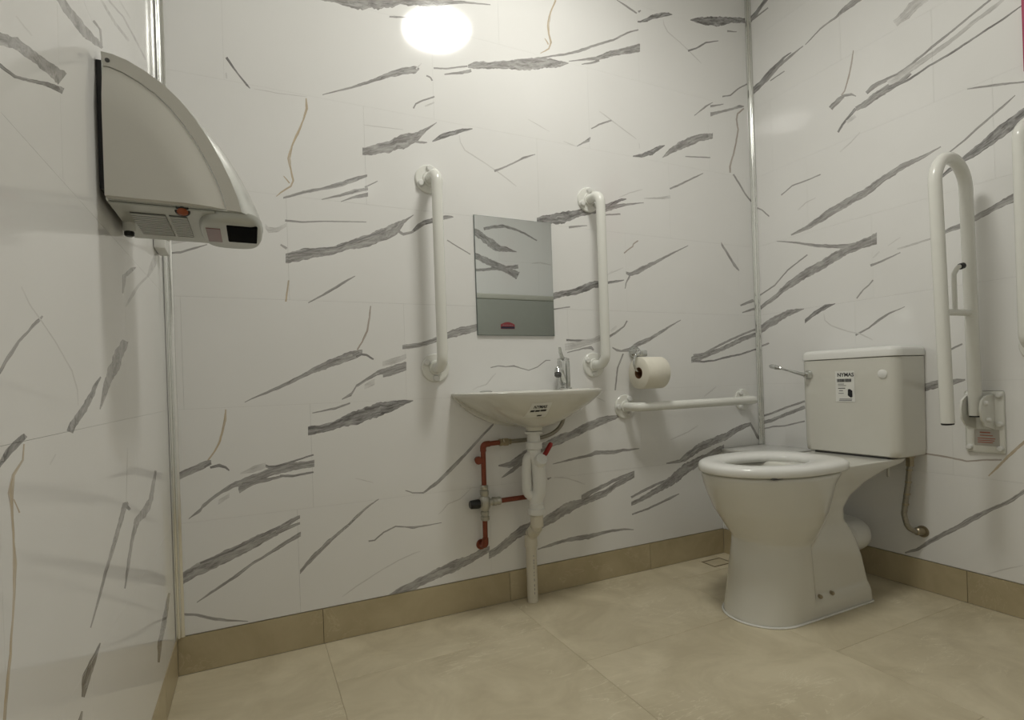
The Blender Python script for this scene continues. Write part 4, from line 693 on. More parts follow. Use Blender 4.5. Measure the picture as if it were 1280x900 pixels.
obj('crossbar', newcyl((-0.217, RY, 0.893), (-0.062, RY, 0.895), 0.0095), M['paint'], t)
rod = obj('roll_holder_rod', tube(bmesh.new(), bend([(-0.148, RY, 0.895), (-0.149, RY, 1.005), (-0.135, RY-0.004, 1.025), (-0.120, RY-0.008, 1.030)], 0.012), 0.0062, 12), M['paint'], t)
obj('rod_tip', newcyl((-0.129, RY-0.005, 1.0265), (-0.113, RY-0.0095, 1.031), 0.009, bev=0.003), M['black'], rod)
st = flat_print('warning_sticker', [rect2(0, 0.062, 0, 0.050)], (-0.0074, RY+0.026, 0.496), (0, -1, 0), (0, 0, 1), M['clearsticker'], t)
flat_print('printed_lines', [rect2(0.014, 0.040, 0.0385, 0.042), rect2(0.014, 0.046, 0.030, 0.0325), rect2(0.008, 0.052, 0.021, 0.0235), rect2(0.008, 0.050, 0.015, 0.0175), rect2(0.008, 0.046, 0.009, 0.0115)], (-0.0077, RY+0.026, 0.496), (0, -1, 0), (0, 0, 1), M['redink'], st)

# ------------------------------------------------------------------ toilet
CY = -0.475
def egg(z, c, af, ab, w, N=64, ex=1.0):
    L = []
    for k in range(N):
        th = 2*PI*k/N; co, si = math.cos(th), math.sin(th)
        a = af if co > 0 else ab
        sg = lambda v, e: math.copysign(abs(v)**e, v)
        e = ex if co < 0 else 1.0
        L.append(Vector((c-a*sg(co, e), CY+w*sg(si, e), z)))
    return L
def dshape(z, xf, xb, w, N=48, rb=0.02):                     # round front, square back
    L = []
    for k in range(25):
        a = -PI/2+PI*k/24; L.append(Vector((xf+w*1.02-w*1.02*math.cos(a), CY+w*math.sin(a), z)))
    for k in range(1, 9): L.append(Vector((xf+w*1.02+(xb-rb-xf-w*1.02)*k/8, CY+w, z)))
    for k in range(1, 5):
        a = PI/2*k/4; L.append(Vector((xb-rb+rb*math.sin(a), CY+w-rb+rb*math.cos(a), z)))
    for k in range(0, 5):
        a = PI/2*k/4; L.append(Vector((xb-rb+rb*math.cos(a), CY-w+rb-rb*math.sin(a), z)))
    for k in range(1, 8): L.append(Vector((xb-rb+(xf+w*1.02-xb+rb)*k/8, CY-w, z)))
    return L
def plan(z, x0, x1, w, r):                                    # rounded rectangle
    L = []
    for cx, cy, a0 in ((x1-r, CY+w-r, 0), (x0+r, CY+w-r, 90), (x0+r, CY-w+r, 180), (x1-r, CY-w+r, 270)):
        for k in range(7):
            a = math.radians(a0+15*k); L.append(Vector((cx+r*math.cos(a), cy+r*math.sin(a), z)))
    return L
toilet = thing('toilet', 'white close coupled toilet with a seat ring against the right wall', 'toilet', (-0.45, CY, 0))
bm = bmesh.new()
loft(bm, [egg(0.195, -0.545, 0.100, 0.13, 0.098), egg(0.235, -0.545, 0.118, 0.145, 0.115), egg(0.28, -0.54, 0.155, 0.155, 0.140), egg(0.325, -0.538, 0.190, 0.16, 0.157), egg(0.37, -0.535, 0.214, 0.165, 0.168),
          egg(0.405, -0.533, 0.230, 0.172, 0.175), egg(0.433, -0.53, 0.238, 0.180, 0.179, ex=0.85), egg(0.440, -0.53, 0.235, 0.176, 0.176, ex=0.85),
          egg(0.440, -0.55, 0.170, 0.135, 0.128), egg(0.425, -0.55, 0.165, 0.120, 0.124), egg(0.36, -0.55, 0.150, 0.11, 0.110), egg(0.30, -0.53, 0.10, 0.09, 0.08), egg(0.262, -0.51, 0.05, 0.05, 0.045)])
loft(bm, [dshape(0.0, -0.706, -0.49, 0.1175), dshape(0.012, -0.703, -0.49, 0.1165), dshape(0.10, -0.684, -0.492, 0.1145), dshape(0.20, -0.667, -0.495, 0.111), dshape(0.232, -0.664, -0.497, 0.108)])
loft(bm, [plan(0.0, -0.56, -0.222, 0.1165, 0.015), plan(0.04, -0.56, -0.226, 0.1155, 0.015), plan(0.054, -0.56, -0.2275, 0.111, 0.015), plan(0.068, -0.56, -0.229, 0.1045, 0.015), plan(0.14, -0.56, -0.240, 0.100, 0.02), plan(0.20, -0.56, -0.252, 0.094, 0.03), plan(0.235, -0.56, -0.268, 0.086, 0.03), plan(0.26, -0.56, -0.282, 0.078, 0.03)])
loft(bm, [plan(0.18, -0.50, -0.262, 0.080, 0.03), plan(0.25, -0.50, -0.285, 0.080, 0.03), plan(0.30, -0.50, -0.295, 0.084, 0.03), plan(0.34, -0.50, -0.275, 0.094, 0.03), plan(0.38, -0.49, -0.225, 0.112, 0.03), plan(0.415, -0.48, -0.15, 0.132, 0.03), plan(0.430, -0.47, -0.075, 0.140, 0.02), plan(0.446, -0.46, -0.055, 0.142, 0.02)])
bmesh.ops.recalc_face_normals(bm, faces=bm.faces)
pan = obj('pan', bm, M['ceramic'], toilet, 0)
md = pan.modifiers.new('union', 'REMESH'); md.mode = 'VOXEL'; md.voxel_size = 0.0045; md.use_smooth_shade = True
ms = pan.modifiers.new('soften', 'SMOOTH'); ms.factor = 0.5; ms.iterations = 9
obj('sealant_bead', tube(bmesh.new(), [p+Vector((0, 0, 0.0025)) for p in dshape(0.0, -0.707, -0.221, 0.1185)]+[dshape(0.0, -0.707, -0.221, 0.1185)[0]+Vector((0, 0, 0.0025))], 0.0032, 6), M['seat'], toilet)
for x in (-0.478, -0.423):
    obj('floor_bolt', newcyl((x, CY-0.098, 0.0635), (x, CY-0.1165, 0.0630), 0.0060, 12, 0.002), M['brass'], toilet)
# seat ring
N = 72
def eggp(f, N=N):
    o = egg(0, -0.545, 0.232, 0.212, 0.180, N, 0.62); i = egg(0, -0.565, 0.128, 0.155, 0.100, N)
    return [a.lerp(b, f) for a, b in zip(o, i)]
prof = [(0.03, 0.4425), (0.0, 0.446), (0.0, 0.459), (0.04, 0.4655), (0.14, 0.4695), (0.4, 0.472), (0.75, 0.470), (0.94, 0.464), (1.0, 0.456), (0.99, 0.448), (0.95, 0.4425)]
rings = []
bm = bmesh.new()
for f, z in prof: rings.append([bm.verts.new((p.x, p.y, z)) for p in eggp(f)])
for a, b in zip(rings, rings[1:]+rings[:1]):
    for k in range(N): bm.faces.new((a[k], a[(k+1) % N], b[(k+1) % N], b[k]))
seat = obj('seat', bm, M['seat'], toilet, 60)
for x, s in ((-0.68, -1), (-0.68, 1), (-0.44, -1), (-0.44, 1)):
    obj('buffer', newbox(x-0.018, x+0.018, CY+s*0.135-0.006, CY+s*0.135+0.006, 0.439, 0.4435, bev=0.001), M['dark'], seat)
for s in (-1, 1):
    obj('hinge', newcyl((-0.352, CY+s*0.075-0.022, 0.455), (-0.352, CY+s*0.075+0.022, 0.455), 0.011, 16, 0.003), M['seat'], seat)
# cistern
def cplan(z, x0, x1, y0, y1, r, rb=0.004):
    L = []
    for cx, cy, a0, q in ((x1-rb, y1-rb, 0, rb), (x0+r, y1-r, 90, r), (x0+r, y0+r, 180, r), (x1-rb, y0+rb, 270, rb)):
        for k in range(9):
            a = math.radians(a0+90*k/8); L.append(Vector((cx+q*math.cos(a), cy+q*math.sin(a), z)))
    return L
c0, c1, cy0, cy1 = -0.158, -0.003, -0.643, -0.307
cist = obj('cistern', loft(bmesh.new(), [cplan(0.452, c0+0.010, c1, cy0+0.008, cy1-0.008, 0.028), cplan(0.456, c0+0.004, c1, cy0+0.004, cy1-0.004, 0.032), cplan(0.475, c0+0.002, c1, cy0+0.002, cy1-0.002, 0.034), cplan(0.776, c0, c1, cy0, cy1, 0.036), cplan(0.7775, c0+0.004, c1, cy0+0.004, cy1-0.004, 0.034)]), M['ceramic'], toilet, 50)
obj('cistern_lid', loft(bmesh.new(), [cplan(0.7785, c0-0.001, c1, cy0-0.001, cy1+0.001, 0.036), cplan(0.780, c0-0.003, c1, cy0-0.003, cy1+0.003, 0.037), cplan(0.797, c0-0.003, c1, cy0-0.003, cy1+0.003, 0.037), cplan(0.805, c0+0.000, c1, cy0+0.000, cy1-0.000, 0.035), cplan(0.810, c0+0.006, c1-0.004, cy0+0.006, cy1-0.006, 0.032), cplan(0.812, c0+0.016, c1-0.012, cy0+0.014, cy1-0.014, 0.028)]), M['seat'], toilet, 50)
obj('gasket', newbox(-0.145, -0.03, -0.60, -0.35, 0.4455, 0.4525), M['dark'], toilet, 0)
lv = bmesh.new(); lathe(lv, [(0.0165, 0), (0.0165, 0.004), (0.012, 0.012), (0.010, 0.020), (0, 0.022)], (c0, -0.343, 0.727), (-1, 0, 0), 20)
tube(lv, [(-0.176, -0.343, 0.727), (-0.181, -0.325, 0.732), (-0.186, -0.285, 0.745), (-0.189, -0.255, 0.754)], [0.007, 0.006, 0.0045, 0.0045], 12)
tube(lv, [(-0.189, -0.257, 0.7535), (-0.190, -0.247, 0.756), (-0.191, -0.230, 0.760), (-0.192, -0.212, 0.764), (-0.192, -0.205, 0.766)], [0.0035, 0.0075, 0.009, 0.0075, 0.002], 12)
obj('flush_lever', lv, M['chrome'], toilet, 50)
obj('blanking_cap', lathe(bmesh.new(), [(0.0145, -0.001), (0.0145, 0.002), (0.010, 0.0045), (0, 0.0055)], (c0, -0.6, 0.722), (-1, 0, 0), 20), M['seat'], toilet)
sx = c0-0.0004
stk = flat_print('label_sticker', [rect2(0, 0.066, 0, 0.106)], (sx, -0.443, 0.630), (0, -1, 0), (0, 0, 1), M['sticker'], toilet)
stk['label'] = 'white printed product label'
it = [text_mesh('NYMAS', 0.0175, 0.007, 0.087, 1.0)]
rnd = random.Random(3); x = 0.006
while x < 0.056:
    w = rnd.choice((0.0008, 0.0012, 0.002, 0.003)); it.append(rect2(x, min(x+w, 0.057), 0.068, 0.079)); x += w+rnd.choice((0.0005, 0.0009))
it += [([(0.042, 0.022), (0.053, 0.014), (0.058, 0.018), (0.058, 0.038), (0.050, 0.044), (0.043, 0.043)], [(0, 1, 2, 3, 4, 5)])]
it += [rect2(0.009, 0.034, 0.0455, 0.048)]
flat_print('black_lettering', it, (sx-0.0003, -0.443, 0.630), (0, -1, 0), (0, 0, 1), M['ink'], stk)
flat_print('grey_lettering', [rect2(0.009, 0.030, 0.060, 0.0625), rect2(0.009, 0.037, 0.0548, 0.0570), rect2(0.012, 0.026, 0.037, 0.040), rect2(0.010, 0.028, 0.028, 0.0305), rect2(0.013, 0.056, 0.0085, 0.0110), rect2(0.011, 0.055, 0.0035, 0.0068)], (sx-0.0003, -0.443, 0.630), (0, -1, 0), (0, 0, 1), M['greyink'], stk)
pc = tube(bmesh.new(), bend([(-0.262, CY, 0.175), (-0.092, CY, 0.170), (-0.092, -0.2505, 0.166)], 0.062, 12), 0.052, 28)
lathe(pc, [(0.052, 0), (0.060, 0.002), (0.060, 0.040), (0.055, 0.046), (0.052, 0.046)], (-0.247, CY, 0.175), (1, 0, 0), 28)
obj('pan_connector', pc, M['plastic'], toilet, 50)
bk = bmesh.new(); tube(bk, [(-0.19, -0.585, 0.418), (-0.14, -0.590, 0.432), (-0.10, -0.588, 0.436)], 0.006, 8); addcyl(bk, (-0.125, -0.588, 0.452), (-0.125, -0.588, 0.385), 0.004, 10); addcyl(bk, (-0.125, -0.588, 0.440), (-0.125, -0.588, 0.432), 0.012, 6)
obj('fixing_bolt', bk, M['nickel'], toilet, 40)
# braided inlet hose
t = thing('inlet_hose', 'braided hose from the wall elbow up to the cistern underside', 'hose', (-0.03, -0.62, 0.21))
hp = bend([(-0.045, -0.612, 0.436), (-0.048, -0.606, 0.36), (-0.052, -0.592, 0.255), (-0.050, -0.600, 0.212), (-0.030, -0.612, 0.198), (-0.012, -0.618, 0.196)], 0.03)
obj('hose', tube(bmesh.new(), hp, 0.0085, 14), M['braid'], t, 50)
for zz, yy, xx in ((0.405, -0.6095, -0.0463), (0.365, -0.6065, -0.0478), (0.325, -0.602, -0.0492), (0.29, -0.597, -0.0505)): obj('crimp_ring', newcyl((xx, yy, zz), (xx, yy, zz-0.005), 0.0098, 12), M['brass'], t)
nt_ = newcyl((-0.045, -0.612, 0.452), (-0.0455, -0.611, 0.415), 0.0125, 6, 0.001); lathe(nt_, [(0.015, 0), (0.015, 0.008), (0, 0.008)], (-0.045, -0.612, 0.4435), (0, 0, 1), 16)
obj('nut', nt_, M['brass'], t)
el = newcyl((-0.028, -0.613, 0.198), (-0.0005, -0.620, 0.1955), 0.0125, 14, 0.003); lathe(el, [(0.019, 0), (0.019, 0.003), (0, 0.004)], (-0.0003, -0.620, 0.1955), (-1, 0, 0), 18)
obj('wall_elbow', el, M['brass'], t)

# ------------------------------------------------------------------ wash basin
BXC, BZR = -1.163, 0.706
def basin_loop(z, w, d, y0=0.0, nx=1.0, N=48):
    """D-shaped plan: straight wall side, rounded front; w half width, d projection"""
    L = []
    for k in range(N+1):
        a = PI*k/N; c, s = math.cos(a), math.sin(a)
        L.append(Vector((BXC+w*math.copysign(abs(c)**0.72, c), -y0-(d-y0)*abs(s)**0.78, z)))
    for k in range(1, 12): L.append(Vector((BXC-w+2*w*k/12, -y0, z)))
    return L
basin = thing('wash_basin', 'small white D shaped wall basin under the mirror', 'wash basin', (BXC, 0, 0.60))
bw, bd, y1 = 0.251, 0.262, 0.0015
outer = [(0.588, 0.030, 0.125, 0.055), (0.592, 0.046, 0.145, 0.035), (0.602, 0.080, 0.172, 0.012), (0.617, 0.118, 0.198, y1), (0.637, 0.160, 0.222, y1), (0.660, 0.200, 0.242, y1), (0.682, 0.232, 0.256, y1), (0.693, 0.246, 0.261, y1), (0.699, bw, bd, y1), (0.704, bw, bd, y1), (0.7065, bw-0.004, bd-0.004, 0.004),
         (0.7065, bw-0.022, bd-0.020, 0.075), (0.702, bw-0.028, bd-0.026, 0.080), (0.670, bw-0.055, bd-0.042, 0.088), (0.640, bw-0.105, bd-0.075, 0.10), (0.622, bw-0.17, bd-0.115, 0.11), (0.617, 0.03, 0.14, 0.125)]
bowl = obj('bowl', loft(bmesh.new(), [basin_loop(z, w, d, y0) for z, w, d, y0 in outer]), M['ceramic'], basin, 50)
# wall-side rim that runs down both flanks behind the bowl
sk = [(-0.2505, 0.700), (-0.246, 0.690), (-0.215, 0.660), (-0.175, 0.630), (-0.12, 0.603), (-0.07, 0.591), (-0.03, 0.587)]
sk = sk+[(-x, z) for x, z in sk[::-1]]
obj('wall_flange', prism(bmesh.new(), [(BXC+x, -0.0005, z) for x, z in sk], (0, -1, 0), 0.022), M['ceramic'], basin, 30)
obj('outlet_boss', lathe(bmesh.new(), [(0.030, 0.020), (0.030, 0.004), (0.026, -0.006), (0, -0.006)], (BXC, -0.088, 0.582), (0, 0, 1), 24), M['ceramic'], basin)
obj('tap_hole_cover', lathe(bmesh.new(), [(0.021, 0), (0.021, 0.0025), (0.014, 0.005), (0, 0.006)], (BXC-0.148, -0.045, 0.7066), (0, 0, 1), 24), M['chrome'], basin)
# printed sticker lying on the curved front, lower right
def surf_basin(x, z):                                        # front surface depth at height z and x
    for (z0, w0, d0, q0), (z1_, w1, d1, q1) in zip(outer[:9], outer[1:9]):
        if z0 <= z <= z1_:
            s = (z-z0)/(z1_-z0); w = w0+(w1-w0)*s; d = d0+(d1-d0)*s; y0 = q0+(q1-q0)*s
            c = min(0.999, abs((x-BXC)/w))**(1/0.72); sn = math.sqrt(1-c*c); return -y0-(d-y0)*sn**0.78
    return -0.2
def wrap(items, ox, oz, lift):
    V = []; F = []
    for vs, fs in items:
        b = len(V)
        for x, y in vs:
            X = ox+x+0.10*y; Zz = oz+y+0.02*x; V.append(Vector((X, surf_basin(X, Zz)-lift, Zz-lift*0.7)))
        F += [tuple(i+b for i in f) for f in fs]
    return V, F
def grid2(x0, x1, y0, y1, nx, ny):
    vs = [(x0+(x1-x0)*i/nx, y0+(y1-y0)*j/ny) for j in range(ny+1) for i in range(nx+1)]
    fs = [(j*(nx+1)+i, j*(nx+1)+i+1, (j+1)*(nx+1)+i+1, (j+1)*(nx+1)+i) for j in range(ny) for i in range(nx)]
    return vs, fs
def wrapped(name, items, m, parent, lift):
    V, F = wrap(items, -1.252, 0.631, lift); me = bpy.data.meshes.new(name); me.from_pydata(V, [], F); me.update(); return link(name, me, m, parent, 0)
bs = wrapped('label_sticker', [grid2(0, 0.064, -0.004, 0.040, 14, 10)], M['sticker'], basin, 0.0006)
wrapped('black_lettering', [text_mesh('NYMAS', 0.0125, 0.010, 0.024), grid2(0.006, 0.018, 0.0135, 0.019, 3, 1), grid2(0.020, 0.034, 0.0135, 0.019, 3, 1), grid2(0.036, 0.054, 0.0140, 0.0195, 3, 1), grid2(0.034, 0.048, -0.001, 0.003, 3, 1)], M['ink'], bs, 0.0012)

# ------------------------------------------------------------------ mixer tap on the basin's right
TX, TY = -1.019, -0.048
t = thing('mixer_tap', 'chrome lever mixer tap on the right of the basin rim', 'tap', (TX, TY, 0.7066))
obj('body', lathe(bmesh.new(), [(0.027, 0), (0.027, 0.004), (0.0225, 0.007), (0.0215, 0.095), (0.0205, 0.098), (0, 0.098)], (TX, TY, 0.7067), (0, 0, 1), 28), M['chrome'], t)
obj('spout', tube(bmesh.new(), bend([(TX-0.008, TY-0.009, 0.728), (TX-0.040, TY-0.046, 0.762), (TX-0.062, TY-0.071, 0.776), (TX-0.070, TY-0.080, 0.758)], 0.018), 0.0125, 18), M['chrome'], t, 60)
obj('aerator', newcyl((TX-0.0695, TY-0.0795, 0.760), (TX-0.0725, TY-0.083, 0.749), 0.0112, 18, 0.002), M['dark'], t)
obj('cartridge_cap', lathe(bmesh.new(), [(0.0205, 0), (0.0215, 0.002), (0.0205, 0.006), (0.010, 0.010), (0, 0.0105)], (TX, TY, 0.8055), (0, 0, 1), 28), M['chrome'], t)
lb = bmesh.new(); tube(lb, [(TX-0.004, TY-0.006, 0.810), (TX-0.018, TY-0.021, 0.816), (TX-0.036, TY-0.041, 0.832), (TX-0.041, TY-0.047, 0.846)], [0.0085, 0.0075, 0.0055, 0.0045], 14)
obj('lever', lb, M['chrome'], t, 60)

# ------------------------------------------------------------------ waste trap and waste pipe under the basin
PX, PY = BXC-0.002, -0.086
t = thing('waste_trap', 'white plastic waste trap and pale pipe running from basin to floor', 'waste pipe', (PX, -0.042, 0))
obj('tailpiece', newcyl((PX, PY, 0.5745), (PX, PY, 0.51), 0.0215, 24), M['plastic'], t)
obj('flange_nut', lathe(bmesh.new(), [(0.0285, 0), (0.0285, 0.007), (0.0215, 0.010), (0, 0.010)], (PX, PY, 0.5655), (0, 0, 1), 24), M['plastic'], t)
obj('collar', lathe(bmesh.new(), [(0.0225, 0), (0.027, 0.003), (0.027, 0.023), (0.0235, 0.026), (0, 0.026)], (PX, PY, 0.514), (0, 0, 1), 24), M['plastic'], t)
tb = tube(bmesh.new(), bend([(PX, PY, 0.516), (PX, PY, 0.496), (PX+0.010, PY-0.006, 0.470), (PX+0.012, PY-0.008, 0.40), (PX+0.011, PY-0.007, 0.375), (PX+0.002, PY, 0.348), (PX+0.002, PY, 0.325)], 0.03), 0.0225, 22)
tube(tb, bend([(PX, PY, 0.502), (PX-0.021, PY+0.008, 0.486), (PX-0.025, PY+0.010, 0.44), (PX-0.025, PY+0.010, 0.375), (PX-0.002, PY+0.004, 0.352)], 0.02), 0.0165, 18)
obj('trap_body', tb, M['plastic'], t, 60)
obj('air_cap', lathe(bmesh.new(), [(0.0175, 0), (0.0185, 0.018), (0.0205, 0.020), (0.0205, 0.032), (0.018, 0.035), (0, 0.036)], (PX+0.010, PY-0.010, 0.466), (-0.05, -0.75, 0.55), 24), M['plastic'], t)
obj('collar', lathe(bmesh.new(), [(0.023, 0), (0.0285, 0.003), (0.0285, 0.020), (0.0245, 0.022), (0.0245, 0.037), (0.020, 0.042), (0, 0.042)], (PX+0.002, PY, 0.300), (0, 0, 1), 24), M['plastic'], t)
p2 = bend([(PX+0.002, PY, 0.304), (PX+0.002, PY, 0.262), (PX, -0.042, 0.222), (PX, -0.042, 0.001)], 0.018)
wp = obj('waste_pipe', tube(bmesh.new(), p2, 0.0178, 22), M['ivory'], t, 60); wp['label'] = 'ivory waste pipe'
sl = bmesh.new()
lathe(sl, [(0.0212, 0), (0.0212, 0.038), (0.018, 0.038)], (PX+0.002, PY, 0.262), (0, 0, 1), 22); lathe(sl, [(0.0178, 0), (0.0212, 0.0), (0.0212, 0.038), (0.018, 0.038)], (PX, -0.042, 0.186), (0, 0, 1), 22)
dv = Vector((-0.002, 0.044, -0.040)).normalized(); lathe(sl, [(0.018, 0), (0.0212, 0), (0.0212, 0.026), (0.018, 0.026)], Vector((PX+0.0015, -0.072, 0.2495))-dv*0.010, dv, 22); lathe(sl, [(0.018, 0), (0.0205, 0), (0.0205, 0.008), (0.018, 0.008)], Vector((PX, -0.0525, 0.2335)), dv, 22)
obj('socket', sl, M['ivory'], wp, 50)
pr = []; rnd = random.Random(5); zz = 0.030
while zz < 0.165:
    h = rnd.choice((0.004, 0.006, 0.008)); pr.append(rect2(-0.0012, 0.0012, zz, zz+h)); zz += h+rnd.choice((0.003, 0.005, 0.010))
flat_print('printed_marks', pr, (PX-0.0010, -0.042-0.0180, 0), (1, 0, 0), (0, 0, 1), M['greyink'], wp)

# ------------------------------------------------------------------ copper supply with thermostatic valve
QX, QY = -1.324, -0.034
t = thing('supply_pipework', 'reddish copper pipes with a black knobbed mixing valve beside the waste trap', 'pipework', (QX, -0.001, 0.2))
obj('riser_pipe', tube(bmesh.new(), bend([(QX, QY, 0.400), (QX+0.001, QY, 0.538), (-1.262, QY, 0.540)], 0.020), 0.0082, 14), M['copper'], t, 60)
obj('elbow', tube(bmesh.new(), bend([(QX+0.001, QY, 0.515), (QX+0.001, QY, 0.538), (QX+0.024, QY, 0.5387)], 0.018), 0.0100, 14), M['copper'], t, 60)
cl = newcyl((QX-0.008, -0.012, 0.487), (QX-0.008, -0.0005, 0.487), 0.009, 14); lathe(cl, [(0.0125, 0), (0.0125, 0.018), (0, 0.018)], (QX-0.011, QY+0.014, 0.487), (-0.35, -1, 0), 14)
obj('pipe_clip', cl, M['copper'], t)
obj('drop_pipe', tube(bmesh.new(), bend([(QX-0.001, QY, 0.302), (QX-0.002, QY, 0.212), (QX-0.004, -0.0005, 0.208)], 0.014), 0.0082, 14), M['copper'], t, 60)
ew = tube(bmesh.new(), bend([(QX-0.002, QY, 0.236), (QX-0.002, QY, 0.213), (QX-0.004, -0.008, 0.208)], 0.012), 0.0104, 14); lathe(ew, [(0.017, 0), (0.017, 0.003), (0.010, 0.005)], (QX-0.004, -0.0004, 0.208), (0, -1, 0), 18)
obj('elbow', ew, M['copper'], t, 60)
vb = lathe(bmesh.new(), [(0.0125, 0), (0.0145, 0.002), (0.0145, 0.012), (0.0115, 0.014), (0.0115, 0.018), (0.0135, 0.019), (0.0135, 0.028), (0.011, 0.030), (0.017, 0.040), (0.0185, 0.046), (0.0185, 0.066), (0.017, 0.072), (0.012, 0.078), (0.0145, 0.084), (0.0145, 0.096), (0.0115, 0.098), (0.0135, 0.101), (0.0135, 0.110), (0.010, 0.114), (0, 0.114)], (QX, QY, 0.293), (0, 0, 1), 20)
lathe(vb, [(0.0115, 0), (0.0115, 0.018), (0.0145, 0.020), (0.0145, 0.031), (0.0115, 0.033), (0.0135, 0.036), (0.0135, 0.046), (0.010, 0.049), (0, 0.049)], (QX+0.008, QY, 0.350), (1, 0, 0), 18)
lathe(vb, [(0.011, 0), (0.011, 0.018), (0, 0.018)], (QX-0.008, QY, 0.349), (-1, 0, 0), 18)
val = obj('mixing_valve', vb, M['nickel'], t, 40)
obj('knob', lathe(bmesh.new(), [(0.0135, 0), (0.0155, 0.004), (0.0135, 0.030), (0.011, 0.033), (0, 0.033)], (QX-0.018, QY, 0.3485), (-1, 0, 0), 18), M['black'], val)
obj('branch_pipe', tube(bmesh.new(), bend([(QX+0.054, QY, 0.3495), (-1.150, QY, 0.350), (-1.118, QY, 0.352), (-1.112, QY, 0.395)], 0.02), 0.0082, 14), M['copper'], t, 60)
cf = lathe(bmesh.new(), [(0.010, 0), (0.0125, 0.001), (0.0125, 0.010), (0.0105, 0.012), (0.0135, 0.015), (0.0135, 0.030), (0.010, 0.034), (0.010, 0.042), (0, 0.042)], (-1.266, QY, 0.540), (1, 0, 0), 6)
obj('compression_fitting', cf, M['brass'], t, 30)
iv = lathe(bmesh.new(), [(0.009, 0), (0.012, 0.002), (0.012, 0.012), (0.009, 0.015), (0.012, 0.035), (0.012, 0.050), (0.0095, 0.053), (0.008, 0.085), (0, 0.085)], (-1.112, QY, 0.392), (0.0, 0, 1), 14)
iso = obj('isolating_valve', iv, M['copper'], t, 40)
hb = bmesh.new(); tube(hb, [(-1.112, QY-0.012, 0.478), (-1.103, QY-0.018, 0.492), (-1.086, QY-0.022, 0.520), (-1.082, QY-0.022, 0.526)], [0.006, 0.0085, 0.0085, 0.006], 10)
obj('lever_handle', hb, M['red'], iso, 50)
# flexible tail to the tap
t = thing('tap_hose', 'braided flexible hose curving from the copper pipe up to the tap', 'hose', (-1.22, QY, 0.54))
hp = []
cp = [Vector(q) for q in ((-1.224, QY, 0.5405), (-1.165, QY, 0.541), (-1.11, QY, 0.544), (-1.062, QY+0.001, 0.556), (-1.032, QY-0.003, 0.580), (-1.022, QY-0.010, 0.612), (-1.019, TY, 0.66), (-1.019, TY, 0.695))]
for i in range(len(cp)-1):
    a, b, c, d = cp[max(i-1, 0)], cp[i], cp[i+1], cp[min(i+2, len(cp)-1)]
    for k in range(6):
        s = k/6; hp.append(0.5*((2*b)+(c-a)*s+(2*a-5*b+4*c-d)*s*s+(3*b-a-3*c+d)*s**3))
hp.append(cp[-1])
obj('hose', tube(bmesh.new(), hp, 0.0068, 12), M['braid'], t, 60)

# ------------------------------------------------------------------ toilet roll on a chrome holder
RX0, RX1, RYc, RZ, RR = -0.718, -0.617, -0.075, 0.754, 0.0585
t = thing('roll_holder', 'chrome toilet roll holder on the back wall', 'roll holder', (-0.668, 0, 0.835))
hb = lathe(bmesh.new(), [(0.021, 0.0004), (0.023, 0.003), (0.022, 0.012), (0.016, 0.020), (0.010, 0.025), (0, 0.026)], (-0.675, 0, 0.833), (0, -1, 0), 24)
box(hb, -0.672, -0.625, -0.020, -0.0005, 0.817, 0.842, bev=0.006)
obj('wall_rose', hb, M['chrome'], t, 40)
obj('arm', tube(bmesh.new(), bend([(-0.690, -0.018, 0.836), (-0.690, -0.060, 0.838), (-0.728, -0.074, 0.822), (-0.738, RYc, 0.79), (-0.728, RYc, RZ+0.006), (-0.63, RYc, RZ+0.010)], 0.022), 0.0046, 12), M['chrome'], t, 60)
obj('pivot', lathe(bmesh.new(), [(0.0105, -0.016), (0.0105, 0.012), (0.007, 0.016), (0, 0.017)], (-0.690, -0.020, 0.8365), (0.3, -1, 0.1), 16), M['chrome'], t)
t = thing('toilet_roll', 'roll of white toilet paper hanging on the chrome holder', 'toilet roll', (RX0, RYc, RZ))
rp = bmesh.new(); ax = Vector((1, 0, 0)); seg = 48
def ring(x, r): return [rp.verts.new((x, RYc+r*math.cos(2*PI*k/seg), RZ+r*math.sin(2*PI*k/seg))) for k in range(seg)]
q = [ring(RX0+0.002, 0.0205), ring(RX0, 0.0215), ring(RX0, RR-0.0015), ring(RX0+0.0015, RR), ring(RX1-0.0015, RR), ring(RX1, RR-0.0015), ring(RX1, 0.0215), ring(RX1-0.002, 0.0205)]
for a, b in zip(q, q[1:]+q[:1]):
    for k in range(seg): rp.faces.new((a[k], a[(k+1) % seg], b[(k+1) % seg], b[k]))
obj('paper', rp, M['paper'], t, 50)
cb = bmesh.new()
q = []
for x, r in ((RX0-0.0005, 0.0203), (RX1+0.0005, 0.0203), (RX1+0.0005, 0.0190), (RX0-0.0005, 0.0190)): q.append([cb.verts.new((x, RYc+r*math.cos(2*PI*k/32), RZ+r*math.sin(2*PI*k/32))) for k in range(32)])
for a, b in zip(q, q[1:]+q[:1]):
    for k in range(32): cb.faces.new((a[k], a[(k+1) % 32], b[(k+1) % 32], b[k]))
obj('core', cb, M['card'], t, 50)

